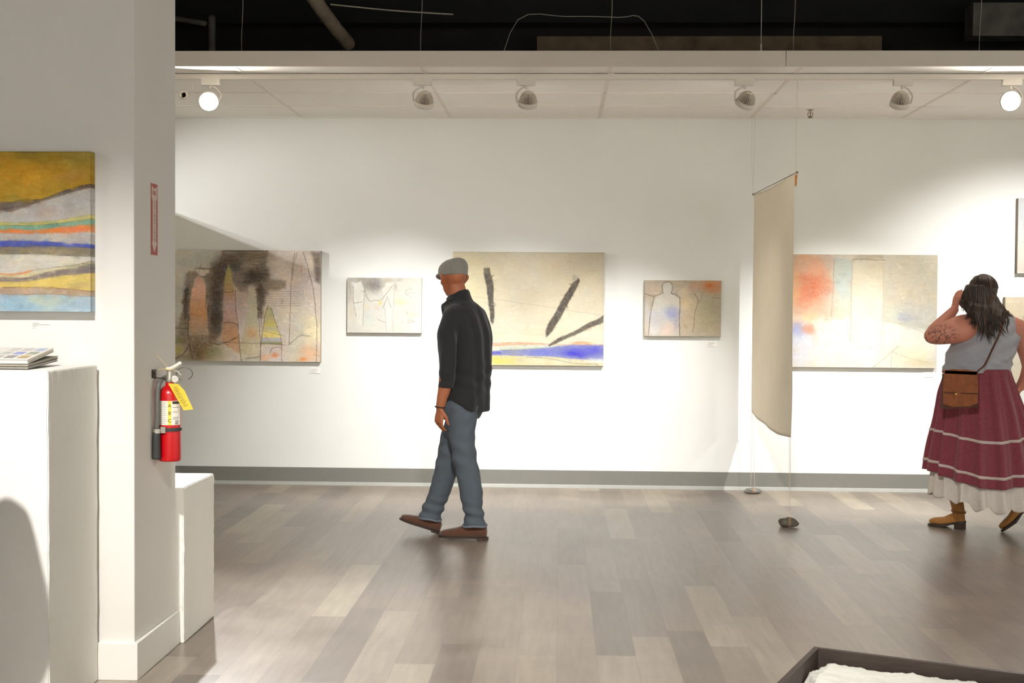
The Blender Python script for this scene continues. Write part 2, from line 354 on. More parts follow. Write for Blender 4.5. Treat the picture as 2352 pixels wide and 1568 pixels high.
# ============================================================ track and lamps
TY = -1.97
bm = NB(); box(bm, (.4, TY, CEIL-.022), (10.6, .036, .034)); 
tk = top('lighting_track', 'long white lighting track fixed under the dropped ceiling', 'track', bm, M_WHITE)
bm = NB(); box(bm, (at(1405, 184, Y=TY).x, TY, CEIL-.02), (.035, .042, .042)); obj('track_joiner', bm, M_WHITE, tk)
M_FIN = mat('lamp_fins', (226, 216, 198), .5, .04, 40)
M_DARKIN = mat('lamp_gap', (104, 92, 78), .7, .1, 30)
M_LENS = emit('lit_lens', (1, .95, .87), 260)
M_LENSOFF = emit('lit_lens_wall', (1, .95, .87), 25)
LAMPS = []
def spotlight(px, target, arm_side, label, power, angle, px_x=None, head_drop=.135, blend=.7, lens=None):
    x = px_x if px_x is not None else at(px, 230, Y=TY).x
    root = empty('track_spotlight', (x, TY, CEIL-.04))
    tag(root, label, 'spotlight', 'ribbed spotlights on the ceiling track')
    ax = x-arm_side*.058      # adapter sits off to the side of the head
    bm = NB(); box(bm, (ax+arm_side*.072, TY, CEIL-.058), (.125, .036, .042)); obj('track_adapter', bm, M_WHITE, root, bevel=.002)
    hc = Vector((x, TY, CEIL-.04-head_drop))
    d = (Vector(target)-hc).normalized()
    # housing: finned dome around axis -d
    q = (-d).to_track_quat('Z', 'Y').to_matrix().to_4x4(); M0 = Matrix.Translation(hc) @ q
    bm = NB()
    prof = [(.060, -.012), (.060, .0), (.056, .016), (.048, .036), (.036, .052), (.020, .060), (.006, .062)]
    lathe(bm, [(.060, -.012), (.060, -.002), (.050, .0), (.050, .012), (.044, .030), (.031, .044), (.024, .056), (.018, .061), (.004, .063)], M0, 40)
    obj('heat_sink_core', bm, M_DARKIN, root); bm = NB(); lathe(bm, [(.0605, -.012), (.0605, -.001), (.0585, -.001), (.0585, -.012)], M0, 40); lathe(bm, [(.022, .0565), (.021, .062), (.012, .065), (.002, .0655)], M0, 24)
    for i in range(34):
        th = 2*math.pi*i/34; e1 = Vector((math.cos(th), math.sin(th), 0)); e2 = Vector((-math.sin(th), math.cos(th), 0))*.0014
        pl = [(e1*r+Vector((0, 0, z))) for r, z in ((.044, -.001), (.0595, -.001), (.0565, .016), (.0485, .035), (.036, .051), (.022, .0595), (.018, .05), (.034, .028))]
        A_ = [bm.verts.new(M0 @ (p+e2)) for p in pl]; B_ = [bm.verts.new(M0 @ (p-e2)) for p in pl]; bm.faces.new(A_); bm.faces.new(B_[::-1])
        for q_ in range(8): bm.faces.new((A_[q_], B_[q_], B_[(q_+1) % 8], A_[(q_+1) % 8]))
    obj('ribbed_housing', bm, M_FIN, root)
    bm = NB(); lathe(bm, [(.0615, -.010), (.064, -.012), (.066, -.036), (.062, -.037), (.058, -.03), (.058, -.012)], M0, 40); obj('rim', bm, M_WHITE, root, True)
    bm = NB(); lathe(bm, [(.057, -.031), (.057, -.029)], M0, 32); obj('lens', bm, lens or M_LENSOFF, root)
    # curved arm: from the adapter's underside round one side to the rim
    side = Vector((arm_side, 0, 0)); side = (side-d*side.dot(d)).normalized()
    p0 = Vector((x+arm_side*.01, TY, CEIL-.078)); p3 = hc+side*.072+d*.018
    bm = NB(); tube(bm, [p0, p0+Vector((arm_side*.02, 0, -.012)), Vector((x+arm_side*.055, TY, CEIL-.105)), hc+side*.079+Vector((0, 0, .03)), p3], [.0055, .0055, .0055, .006, .0065], 8, flat=(Vector((0, 1, 0)), 1.6))
    obj('arm', bm, M_WHITE, root, True)
    bm = NB(); lathe(bm, [(.009, -.012), (.009, .012)], Matrix.Translation(Vector((x+arm_side*.01, TY, CEIL-.088))), 14); obj('swivel', bm, M_WHITE, root)
    l = spot_light('track_light_beam', hc+d*.045, target, power, angle, blend, .028, (1.0, 1.0, .995))
    l.parent = root; l.matrix_parent_inverse = Matrix.Translation(-root.location)
    LAMPS.append(root); return root
spotlight(975, (-1.5, -.0, .3), -1, 'leftmost ribbed white spotlight, aimed at the wall left of the man', 140, 66, blend=1)
spotlight(1213, (-.4, 0, .3), -1, 'ribbed white spotlight above the cream painting with black strokes, second from left', 105, 64, blend=1)
spotlight(1714, (.33, 0, .35), -1, 'ribbed white spotlight nearest the hanging cloth, tilted left', 140, 52, blend=1)
spotlight(2068, (2.2, 0, .25), 1, 'ribbed white spotlight with its arm on the right, right of the hanging cloth', 165, 66, blend=1)
spotlight(480, (-1.2, -7.2, .2), 1, 'glaring lit spotlight near the partition, facing the camera', 230, 80, lens=M_LENS)
spotlight(2318, (2.6, -9.0, 1.0), 1, 'glaring lit spotlight at the right edge, facing the camera', 110, 60, lens=M_LENS)
spotlight(0, (-1.9, 0, 1.2), -1, 'spotlight on the hidden stretch of track behind the partition', 100, 66, px_x=-4.95, head_drop=.09)
spotlight(0, (3.75, 0, .6), 1, 'spotlight on the stretch of track beyond the right edge', 100, 95, px_x=3.75)
# unlit one seen against the glare
bm = NB(); 
root = empty('track_spotlight', (at(422, 212, Y=TY).x, TY, CEIL-.04)); tag(root, 'small unlit spotlight beside the partition, left of the glaring one', 'spotlight', 'ribbed spotlights on the ceiling track')
x = root.location.x; hc = Vector((x, TY, 2.885)); M0 = Matrix.Translation(hc) @ Matrix.Rotation(math.radians(90), 4, 'X')
lathe(bm, [(.026, -.01), (.031, .0), (.026, .012), (.018, .012), (.018, -.01)], M0, 24); obj('lamp_ring', bm, M_WHITE, root, True)
bm = NB(); tube(bm, [hc+Vector((.028, 0, 0)), hc+Vector((.06, 0, .015)), hc+Vector((.065, 0, .06)), hc+Vector((.065, 0, .105))], .004, 8); obj('arm', bm, M_WHITE, root, True)
# sprinkler head
sp = empty('sprinkler_head', at(1861, 258, Y=-.45)); sp.location.z = CEIL; tag(sp, 'small brass sprinkler head under the dropped ceiling', 'sprinkler')
M_BRASS = mat('tarnished_brass', (130, 112, 82), .35, .15, 80, metal=.8)
c = Vector((sp.location.x, -.45, CEIL))
bm = NB(); lathe(bm, [(.028, 0), (.030, -.004), (.012, -.012), (.012, -.022)], Matrix.Translation(c), 20); obj('cup', bm, mat('chrome', (200, 195, 185), .2, .05, 50, metal=.9), sp)
bm = NB(); 
for s in (-1, 1): tube(bm, [c+Vector((s*.01, 0, -.02)), c+Vector((s*.02, 0, -.035)), c+Vector((s*.012, 0, -.055)), c+Vector((0, 0, -.062))], .003, 6)
obj('frame', bm, M_BRASS, sp, True)
bm = NB(); lathe(bm, [(.002, -.02), (.004, -.03), (.004, -.05), (.018, -.062), (.018, -.065), (.002, -.066)], Matrix.Translation(c), 16); obj('deflector', bm, M_BRASS, sp)

# ============================================================ paintings
GAIN = .78
class Art:
    """a painting computed stroke by stroke; coordinates are those of a sketch frame x0,y0,x1,y1"""
    def __init__(s, frame, res, base, seed):
        s.x0, s.y0, s.x1, s.y1 = frame; s.w, s.h = res; s.seed = seed
        s.img = np.ones((s.h, s.w, 3))*np.array(base, float)
        s.X, s.Y = np.meshgrid(np.linspace(s.x0, s.x1, s.w), np.linspace(s.y0, s.y1, s.h))
        s.u = (s.x1-s.x0)/s.w       # sketch units per pixel
        s.k = 0
        s.wx = (fnoise((s.h, s.w), 22, seed+1)-.5); s.wy = (fnoise((s.h, s.w), 22, seed+2)-.5)
        s.gr = fnoise((s.h, s.w), 5, seed+3, octs=3); s.cl = fnoise((s.h, s.w), 40, seed+4)
        s.hs = fnoise((s.h, s.w), 4, seed+5, (7, .7), 3); s.vs = fnoise((s.h, s.w), 4, seed+6, (.7, 7), 3)
    def put(s, a, col):
        a = np.clip(a, 0, 1)[..., None]; s.img = s.img*(1-a)+np.asarray(col, float)*a
    def tex(s, a, t, amount):
        T = {'g': s.gr, 'h': s.hs, 'v': s.vs, 'c': s.cl}[t]
        return a*np.clip(1-amount+amount*(T-.25)*2.2, 0, 1.4)
    def blob(s, cx, cy, rx, ry, col, a=.6, warp=40, rot=0, t='c', ta=.5, pw=1.5):
        x = s.X-cx+s.wx*warp; y = s.Y-cy+s.wy*warp; c, sn = math.cos(rot), math.sin(rot)
        x, y = x*c+y*sn, -x*sn+y*c
        d = (x/rx)**2+(y/ry)**2
        s.put(s.tex(a*np.exp(-d**pw), t, ta), col)
    def poly(s, pts, col, a=1, soft=6, warp=0, t='c', ta=0, grad=None):
        x = s.X+s.wx*warp; y = s.Y+s.wy*warp; P = np.array(pts, float); n = len(P)
        ins = np.zeros(x.shape, bool); dist = np.full(x.shape, 1e9)
        for i in range(n):
            ax, ay = P[i]; bx, by = P[(i+1) % n]
            cond = ((ay > y) != (by > y)) & (x < (bx-ax)*(y-ay)/((by-ay) or 1e-9)+ax); ins ^= cond
            dx, dy = bx-ax, by-ay; q = np.clip(((x-ax)*dx+(y-ay)*dy)/(dx*dx+dy*dy+1e-9), 0, 1)
            dist = np.minimum(dist, np.hypot(x-ax-q*dx, y-ay-q*dy))
        sd = np.where(ins, dist, -dist)
        al = s.tex(a*np.clip(.5+sd/(2*soft), 0, 1), t, ta)
        if grad:   # list of (y, colour)
            ys = [g[0] for g in grad]; col = np.stack([np.interp(s.Y, ys, [g[1][k] for g in grad]) for k in range(3)], -1)
        s.put(al, col)
    def line(s, pts, wd, col, a=.8, warp=10, t='g', ta=.5, smooth=True, wd2=None):
        P = catmull(pts, 6) if smooth and len(pts) > 2 else [np.array(p, float) for p in pts]
        x = s.X+s.wx*warp; y = s.Y+s.wy*warp; best = np.zeros(x.shape)
        for i in range(len(P)-1):
            ax, ay = P[i]; bx, by = P[i+1]; f = i/max(len(P)-2, 1); ww = wd+(wd2-wd)*f if wd2 else wd
            m = 4*ww+8*s.u
            ix = (np.minimum(ax, bx)-m-s.x0)/s.u-warp/s.u; ex = (np.maximum(ax, bx)+m-s.x0)/s.u+warp/s.u
            vy = (s.y1-s.y0)/s.h; iy = (min(ay, by)-m-s.y0)/vy-warp/vy; ey = (max(ay, by)+m-s.y0)/vy+warp/vy
            sl = (slice(max(int(iy), 0), max(int(ey)+1, 0)), slice(max(int(ix), 0), max(int(ex)+1, 0)))
            xs, ys = x[sl], y[sl]
            if xs.size == 0: continue
            dx, dy = bx-ax, by-ay; q = np.clip(((xs-ax)*dx+(ys-ay)*dy)/(dx*dx+dy*dy+1e-9), 0, 1)
            d = np.hypot(xs-ax-q*dx, ys-ay-q*dy)
            best[sl] = np.maximum(best[sl], np.clip(.5+(ww/2-d)/(1.2*s.u+.15*ww), 0, 1)*min(1, .35+ww/(1.3*s.u)))
        s.put(s.tex(a*best, t, ta), col)
    def bands(s, bands, a=1, soft=3, warp=14):
        """bands: (list of x,y of the upper edge, colour) painted from the top down"""
        for pts, col in bands:
            xs = [p[0] for p in pts]; ys = [p[1] for p in pts]
            if len(pts) > 2:
                q = catmull(pts, 8); xs = [p[0] for p in q]; ys = [p[1] for p in q]
            e = np.interp(s.X, xs, ys)+s.wy*warp
            s.put(a*np.clip(.5+(s.Y-e)/(2*soft), 0, 1), col)
    def scumble(s, n, length=60, wd=8, jit=16, alpha=.45, rot=None):
        """short brush marks, each a shade off the paint under it"""
        r = np.random.default_rng(s.seed+77); L = length/s.u; W = max(wd/s.u, 1.1)
        for _ in range(n):
            cx, cy = r.uniform(0, s.w), r.uniform(0, s.h); an = r.normal(0, .5) if rot is None else r.normal(rot, .25)
            if rot is None and r.random() < .3: an += math.pi/2
            l = L*r.uniform(.4, 1.2); k = int(l+W+2); x0, x1, y0, y1 = max(int(cx)-k, 0), min(int(cx)+k, s.w), max(int(cy)-k, 0), min(int(cy)+k, s.h)
            if x1 <= x0 or y1 <= y0: continue
            X, Y = np.meshgrid(np.arange(x0, x1)-cx, np.arange(y0, y1)-cy); c, q = math.cos(an), math.sin(an)
            a_, b_ = X*c+Y*q, -X*q+Y*c+.04*X*X/max(l, 1)*r.uniform(-1, 1)
            m = np.clip(1.2-np.abs(b_)/W, 0, 1)*np.clip((l-np.abs(a_))/(.4*l), 0, 1)*np.clip(s.gr[y0:y1, x0:x1]*2.2-.35, 0, 1)*alpha
            col = s.img[min(int(cy), s.h-1), min(int(cx), s.w-1)]+r.normal(0, jit)+r.normal(0, jit*.35, 3)
            p = s.img[y0:y1, x0:x1]; s.img[y0:y1, x0:x1] = p*(1-m[..., None])+col*m[..., None]
    def finish(s, mottle=10):
        s.scumble(int(900*s.w*s.h/(440*332)), wd=11 if mottle < 16 else 20, jit=mottle*(1.0 if mottle < 16 else .55), alpha=.4, rot=None if mottle < 16 else -.08)
        s.img += ((s.cl-.5)*mottle*1.6+(s.gr-.5)*mottle+(s.hs-.5)*mottle*.7)[..., None]
        s.img += ((fnoise((s.h, s.w), 30, s.seed+9)-.5)*mottle)[..., None]*np.array([1, .1, -1.])
        return np.clip(s.img, 8, 250)
def lin(a): a = a/255; return np.where(a <= .04045, a/12.92, ((a+.055)/1.055)**2.4)
def canvas(name, x0, x1, z0, z1, y, depth, art, label, group='unframed canvases on the long wall', side=None, gain=1.0, cat='painting'):
    """a stretched canvas whose face stands at y, colours from art rows"""
    img = lin(art)*(1.0 if y < -1 else GAIN*gain); h, w_ = img.shape[:2]
    xs = np.linspace(x0, x1, w_); zs = np.linspace(z1, z0, h)
    XX, ZZ = np.meshgrid(xs, zs); edge = .0035
    YY = np.full_like(XX, y)
    co = np.stack([XX, YY, ZZ], -1).reshape(-1, 3)
    idx = np.arange(h*w_).reshape(h, w_)
    quads = np.stack([idx[:-1, :-1], idx[1:, :-1], idx[1:, 1:], idx[:-1, 1:]], -1).reshape(-1, 4)
    # sides: loop of border vertices pushed back
    loop = np.concatenate([idx[0, :-1], idx[:-1, -1], idx[-1, :0:-1], idx[:0:-1, 0]])
    b = len(co); ring = co[loop].copy(); ring[:, 1] = y+depth-.0015
    ring1 = co[loop].copy()
    co = np.concatenate([co, ring1, ring]); n = len(loop)
    i = np.arange(n); j = (i+1) % n
    quads = np.concatenate([quads, np.stack([b+j, b+i, b+n+i, b+n+j], -1)])
    back = [list(range(b+n, b+2*n))]
    me = bpy.data.meshes.new(name)
    nq = len(quads); me.vertices.add(len(co)); me.vertices.foreach_set('co', co.ravel())
    tot = nq*4+n; me.loops.add(tot); me.loops.foreach_set('vertex_index', np.concatenate([quads.ravel(), np.array(back[0])]))
    me.polygons.add(nq+1); me.polygons.foreach_set('loop_start', np.concatenate([np.arange(nq)*4, [nq*4]]))
    me.polygons.foreach_set('loop_total', np.concatenate([np.full(nq, 4), [n]]))
    me.update(); me.validate()
    flat = img.reshape(-1, 3); sc = flat[loop] if side is None else np.tile(lin(np.array(side, float)), (n, 1))
    cc = np.concatenate([flat, sc, sc]); cc = np.concatenate([cc, np.ones((len(cc), 1))], 1).astype(np.float32)
    at_ = me.color_attributes.new('paint', 'FLOAT_COLOR', 'POINT'); at_.data.foreach_set('color', cc.ravel())
    o = link(name, me, paint_mat('oil_paint'))
    # set the object's origin at its centre
    c = Vector(((x0+x1)/2, y+depth, (z0+z1)/2)); me.transform(Matrix.Translation(-c)); o.location = c
    return tag(o, label, cat, group)
K = (84, 76, 68)     # charcoal
# --- dark painting with pointed standing shapes
a = Art((65, 80, 1808, 1415), (440, 332), (196, 182, 168), 3)
a.poly([(65, 80), (640, 80), (520, 290), (230, 330), (160, 800), (110, 960), (65, 960)], (184, 181, 168), .9, 30, 30)
a.blob(300, 200, 260, 110, (168, 168, 158), .5, 60, t='h', ta=.9); a.blob(1330, 200, 200, 130, (205, 192, 182), .6, 60)
a.blob(1600, 480, 130, 330, (172, 158, 148), .7, 60, t='v'); a.blob(1560, 900, 120, 260, (178, 180, 160), .6, 60, t='v')
a.blob(1700, 1050, 130, 200, (225, 208, 160), .9, 60); a.blob(1650, 1320, 160, 110, (200, 150, 105), .7, 60, t='g'); a.blob(1490, 1250, 90, 200, (188, 196, 172), .7, 60)
a.blob(1300, 900, 120, 160, (182, 176, 150), .7, 60)
big = [(620, 85), (1190, 90), (1160, 200), (1190, 330), (1210, 430), (1390, 440), (1390, 545), (1175, 560), (1140, 700), (1135, 880), (1065, 880), (1045, 560), (1010, 490), (960, 500), (925, 610), (780, 530), (765, 430), (745, 260), (690, 255), (655, 560), (645, 900), (600, 1110), (480, 1190), (440, 900), (425, 430), (350, 395), (300, 470), (255, 700), (235, 1000), (120, 1010), (160, 760), (215, 480), (210, 365), (350, 320), (500, 300), (600, 225)]
a.poly(big, (128, 114, 98), .92, 18, 60, 'g', .25)
for c in ((640, 330, 130, 200), (560, 640, 90, 330), (1060, 370, 130, 110), (800, 240, 120, 110), (1090, 640, 55, 190), (950, 420, 110, 90), (560, 950, 80, 160), (200, 700, 40, 260)):
    a.blob(*c, (72, 64, 58), .9, 50, t='g', ta=.45)
a.blob(980, 150, 250, 70, (104, 94, 78), .8, 40, t='h', ta=.8); a.blob(980, 240, 110, 50, (170, 158, 140), .5, 40, t='h', ta=.9)
for yy in range(560, 740, 28): a.line([(1060, yy+8), (1250, yy+14), (1480+yy/8, yy+10)], 6, (112, 102, 92), .6, 14)
a.blob(870, 620, 90, 110, (176, 152, 140), .75, 40); a.blob(860, 780, 120, 160, (182, 156, 142), .7, 50)
a.blob(160, 1100, 130, 160, (110, 106, 86), .8, 50, t='g'); a.blob(110, 1290, 60, 60, (168, 164, 70), .9, 30); a.blob(110, 1180, 60, 40, (138, 138, 70), .8, 30)
a.blob(400, 1200, 220, 150, (110, 86, 60), .85, 70, t='g'); a.blob(330, 1330, 120, 110, (96, 74, 46), .8, 60, t='g'); a.blob(540, 1330, 160, 90, (132, 130, 82), .8, 60)
a.blob(250, 1380, 200, 50, (120, 112, 84), .7, 50); a.blob(800, 1300, 180, 120, (190, 178, 158), .8, 60)
a.poly([(320, 312), (485, 316), (470, 350), (420, 392), (365, 385)], (204, 192, 176), .95, 6, 16)
a.poly([(350, 400), (385, 402), (425, 450), (440, 620), (452, 800), (472, 1100), (238, 1110), (242, 900), (255, 680), (275, 560), (305, 460)], (0, 0, 0), 1, 6, 14, grad=[(400, (204, 160, 134)), (520, (212, 170, 154)), (680, (206, 160, 128)), (860, (194, 148, 104)), (960, (186, 150, 120)), (1110, (174, 156, 136))])
a.poly([(716, 256), (740, 330), (765, 470), (785, 640), (800, 800), (830, 1080), (848, 1330), (640, 1200), (618, 1180), (645, 900), (650, 640), (668, 420), (690, 320)], (0, 0, 0), .95, 6, 14, 'c', .1, grad=[(256, (176, 164, 92)), (450, (164, 146, 92)), (600, (178, 138, 108)), (740, (190, 162, 156)), (900, (184, 148, 130)), (1080, (182, 136, 100)), (1300, (190, 156, 124))])
a.poly([(990, 500), (1015, 510), (1040, 620), (1060, 900), (1075, 1150), (1092, 1400), (855, 1405), (850, 1240), (895, 1060), (925, 860), (950, 620), (968, 530)], (0, 0, 0), .92, 6, 14, 'v', .25, grad=[(500, (182, 174, 156)), (900, (178, 172, 140)), (1100, (186, 172, 132)), (1400, (180, 172, 148))])
a.poly([(1180, 752), (1215, 760), (1250, 860), (1290, 1000), (1345, 1120), (1345, 1210), (1100, 1210), (1120, 1020), (1140, 900), (1160, 800)], (0, 0, 0), .9, 6, 12, grad=[(752, (160, 154, 112)), (900, (172, 160, 110)), (985, (186, 176, 96)), (1010, (172, 164, 134)), (1080, (205, 190, 110)), (1125, (205, 190, 120)), (1135, (160, 162, 186)), (1170, (170, 168, 160)), (1195, (120, 122, 84)), (1210, (150, 140, 100))])
for l, wd in (([(1180, 750), (1150, 850), (1120, 1030), (1100, 1200), (1090, 1410)], 9), ([(1220, 770), (1270, 930), (1330, 1100), (1345, 1250), (1345, 1410)], 7), ([(790, 560), (800, 760), (830, 1050), (850, 1330), (870, 1410)], 9),
              ([(1500, 110), (1465, 350), (1450, 700), (1435, 1200)], 7), ([(1530, 100), (1490, 260), (1470, 450)], 5), ([(1600, 100), (1650, 260), (1710, 500), (1750, 800), (1765, 1100), (1755, 1410)], 8),
              ([(1430, 1210), (1500, 1150), (1570, 1100), (1690, 1108)], 7), ([(640, 960), (700, 945), (770, 955), (820, 985)], 10), ([(65, 1020), (140, 1025), (230, 1030)], 11), ([(235, 900), (230, 1080), (250, 1250), (280, 1390)], 12),
              ([(1050, 540), (1062, 800), (1085, 1100), (1100, 1390)], 8), ([(460, 1180), (560, 1210), (680, 1190), (800, 1130)], 12), ([(910, 1385), (1000, 1370), (1080, 1358)], 9), ([(1110, 1050), (1200, 1065), (1380, 1105)], 5), ([(1200, 1320), (1240, 1250), (1330, 1240)], 7),
              ([(300, 305), (400, 300), (505, 302)], 8), ([(65, 1385), (140, 1360), (200, 1290), (235, 1220)], 12), ([(660, 580), (720, 590), (770, 575)], 8), ([(500, 1185), (1110, 1200), (1380, 1215)], 5)):
    a.line(l, wd, (82, 70, 60), .85, 16)
a.blob(1260, 1335, 50, 34, (204, 122, 70), .9, 30); a.blob(1150, 1370, 60, 40, (206, 150, 106), .7, 30); a.blob(1600, 1390, 60, 26, (204, 128, 74), .9, 30); a.blob(980, 1080, 60, 70, (196, 142, 100), .6, 40)
a.blob(1580, 300, 12, 90, (190, 132, 116), .6, 16)
a.poly([(1700, 95), (1808, 95), (1808, 480), (1745, 440), (1725, 220)], (92, 82, 76), .9, 20, 30, 'g', .3)
rs = random.Random(4)
for k in range(70):
    hx, hy = rs.uniform(620, 1150), rs.uniform(90, 560)
    if hy > 300 and hx < 760: continue
    a.line([(hx, hy), (hx+rs.uniform(60, 180), hy+rs.uniform(-14, 14))], rs.uniform(4, 10), rs.choice([(66, 58, 52), (82, 72, 62), (164, 150, 130)]), .55, 16, ta=.7)
for k in range(46):
    hx, hy = rs.choice([rs.uniform(200, 250), rs.uniform(450, 620), rs.uniform(1060, 1110)]), rs.uniform(420, 900)
    a.line([(hx, hy), (hx-rs.uniform(-4, 24), hy+rs.uniform(80, 200))], rs.uniform(4, 10), rs.choice([(60, 52, 46), (74, 66, 56), (120, 108, 92)]), .55, 16, ta=.7)
a.poly([(640, 80), (1180, 80), (1180, 92), (640, 94)], (74, 66, 58), .9, 6, 6)
P1 = canvas('painting', -3.180, -1.966, 1.018, 1.932, -.04, .04, a.finish(15), 'dark canvas of pointed standing shapes beside the partition', side=(150, 140, 126), gain=1.6)
# --- (next)
# --- small pale canvas with two drawn figures
a = Art((160, 155, 1745, 1345), (230, 174), (226, 222, 210), 5)
a.blob(700, 300, 240, 180, (140, 134, 130), 1, 60, t='g', ta=.3); a.blob(480, 230, 160, 90, (168, 162, 152), .9, 50, t='g'); a.blob(320, 200, 200, 60, (174, 168, 158), .9, 60, t='g'); a.blob(200, 330, 60, 200, (178, 170, 158), .9, 40, t='g'); a.blob(1000, 210, 200, 60, (190, 180, 166), .7, 50); a.blob(1190, 350, 40, 80, (180, 174, 158), .8, 30); a.blob(1270, 190, 60, 40, (194, 188, 176), .8, 30)
a.blob(215, 600, 60, 140, (202, 184, 168), .9, 40, t='g'); a.blob(240, 900, 90, 160, (222, 210, 186), .8, 50); a.blob(860, 700, 50, 50, (226, 214, 138), .9, 30); a.blob(790, 790, 60, 60, (232, 208, 186), .7, 30); a.blob(1300, 680, 160, 70, (222, 220, 178), .8, 40); a.blob(1550, 960, 130, 80, (236, 212, 190), .9, 40); a.blob(600, 1080, 160, 160, (216, 224, 212), .6, 60); a.blob(560, 800, 60, 100, (228, 222, 190), .6, 40)
a.poly([(290, 290), (330, 280), (400, 260), (440, 230), (480, 300), (500, 380), (505, 480), (515, 700), (500, 900), (480, 1180), (380, 1180), (350, 1000), (300, 720), (285, 560)], (232, 228, 217), .95, 8, 20)
a.poly([(900, 400), (980, 330), (1000, 250), (1110, 290), (1150, 320), (1160, 480), (1140, 1000), (1120, 1180), (1000, 1300), (980, 1080), (960, 800), (940, 560)], (232, 228, 218), .9, 10, 24)
for l, wd, c in (([(285, 330), (283, 560), (300, 720), (350, 1000)], 9, K), ([(525, 350), (520, 560), (505, 800), (492, 1180)], 10, (120, 112, 100)), ([(300, 705), (400, 690), (480, 672)], 8, K), ([(540, 440), (570, 560), (630, 660)], 14, (130, 122, 108)), ([(640, 668), (760, 640), (860, 640), (960, 540), (1140, 310)], 11, (110, 102, 92)), ([(905, 810), (950, 740), (985, 640), (1020, 560)], 12, (120, 108, 94)), ([(1030, 600), (1060, 700), (1100, 800)], 8, K),
                 ([(960, 800), (975, 1000), (985, 1150), (1000, 1330)], 10, (170, 162, 140)), ([(1160, 400), (1150, 700), (1130, 1000), (1140, 1330)], 12, (186, 178, 156)), ([(820, 1055), (900, 1095), (980, 1120)], 8, K), ([(1500, 400), (1420, 420), (1400, 490), (1450, 520), (1500, 460)], 9, (130, 120, 108)), ([(1510, 390), (1530, 375)], 9, K), ([(1540, 480), (1575, 482)], 14, (130, 124, 110)), ([(1500, 550), (1520, 580)], 10, (140, 130, 116)), ([(1450, 1120), (1475, 1060), (1520, 1080), (1590, 1100), (1460, 1125)], 10, (134, 122, 96)), ([(1440, 890), (1435, 940)], 9, K), ([(1320, 1040), (1330, 1110), (1400, 1112)], 6, (170, 162, 150)), ([(1260, 1240), (1320, 1285), (1420, 1305)], 6, (170, 166, 150)), ([(450, 430), (520, 470)], 8, K)):
    a.line(l, wd, c, .75, 14)
P2 = canvas('painting', -1.745, -1.133, 1.262, 1.714, -.038, .038, a.finish(9), 'small pale canvas with two faintly drawn figures, left of the man', side=(176, 164, 142))
# --- cream canvas with black strokes
a = Art((62, 92, 1862, 1458), (440, 332), (216, 205, 180), 8)
a.blob(300, 400, 300, 400, (224, 210, 168), .8, 100); a.blob(1500, 300, 350, 260, (212, 198, 168), .8, 100); a.blob(1000, 640, 250, 160, (206, 194, 170), .6, 100); a.blob(1300, 250, 100, 60, (218, 192, 168), .5, 60)
a.poly([(1210, 1100), (1330, 770), (1862, 850), (1862, 1180), (1300, 1210)], (222, 210, 184), .7, 30, 60)
a.poly([(62, 1070), (1160, 1080), (1160, 1190), (62, 1190)], (224, 210, 182), .8, 20, 30)
for l, wd, c in (([(230, 625), (680, 680), (1250, 760), (1862, 850)], 5, (160, 152, 138)), ([(500, 1060), (800, 1080), (1150, 1090)], 5, (186, 176, 156)), ([(1846, 92), (1850, 800), (1856, 1458)], 5, (170, 160, 142)), ([(62, 98), (900, 96), (1862, 100)], 5, (160, 150, 134))):
    a.line(l, wd, c, .8, 10)
a.bands([([(62, 1200), (500, 1198), (800, 1186), (1100, 1190), (1300, 1200), (1862, 1200)], (222, 168, 140)), ([(62, 1235), (500, 1232), (800, 1215), (1100, 1206), (1300, 1208), (1862, 1212)], (196, 200, 180)),
         ([(62, 1285), (500, 1290), (700, 1272), (1000, 1262), (1200, 1240), (1500, 1206), (1862, 1208)], (134, 136, 176)), ([(62, 1350), (700, 1340), (900, 1345), (1200, 1350), (1500, 1372), (1862, 1400)], (206, 196, 158))], soft=5)
a.poly([(300, 1300), (500, 1295), (640, 1300), (640, 1325), (500, 1330)], (92, 92, 178), .9, 8, 20)
a.blob(1600, 1290, 260, 70, (78, 74, 190), 1, 60); a.blob(1500, 1320, 120, 30, (60, 54, 186), .9, 40, t='g'); a.blob(1150, 1300, 220, 40, (108, 112, 190), .8, 40); a.blob(1750, 1260, 110, 40, (84, 84, 200), .8, 30)
a.blob(1600, 1180, 130, 22, (232, 140, 96), 1, 16); a.blob(660, 1400, 180, 50, (216, 194, 96), .95, 30); a.blob(870, 1390, 60, 40, (190, 182, 156), .8, 30); a.blob(780, 1310, 90, 30, (150, 156, 150), .7, 30); a.blob(1750, 1400, 200, 26, (214, 214, 208), .8, 30); a.blob(1300, 1410, 240, 26, (214, 210, 180), .7, 30)
for l, wd, c in (([(500, 1198), (800, 1184), (1150, 1194)], 6, (188, 112, 84)), ([(640, 1276), (800, 1270), (1150, 1250)], 9, (132, 134, 116)), ([(940, 1358), (1200, 1372), (1500, 1425), (1800, 1440)], 10, (140, 138, 122)), ([(1480, 1135), (1700, 1134), (1862, 1158)], 5, (170, 160, 146)), ([(500, 1232), (800, 1212), (1150, 1206)], 5, (170, 150, 120))):
    a.line(l, wd, c, .85, 10)
SK = (72, 66, 60)
a.poly([(425, 295), (495, 285), (520, 370), (545, 480), (548, 700), (562, 900), (545, 965), (520, 930), (490, 740), (462, 520), (440, 400)], SK, .92, 8, 20, 'g', .2)
a.blob(462, 320, 34, 50, (150, 142, 128), .6, 20)
a.poly([(1555, 400), (1575, 425), (1540, 520), (1440, 700), (1360, 860), (1250, 1050), (1180, 1115), (1172, 1040), (1200, 950), (1300, 790), (1400, 600), (1480, 470)], SK, .92, 8, 20, 'g', .2)
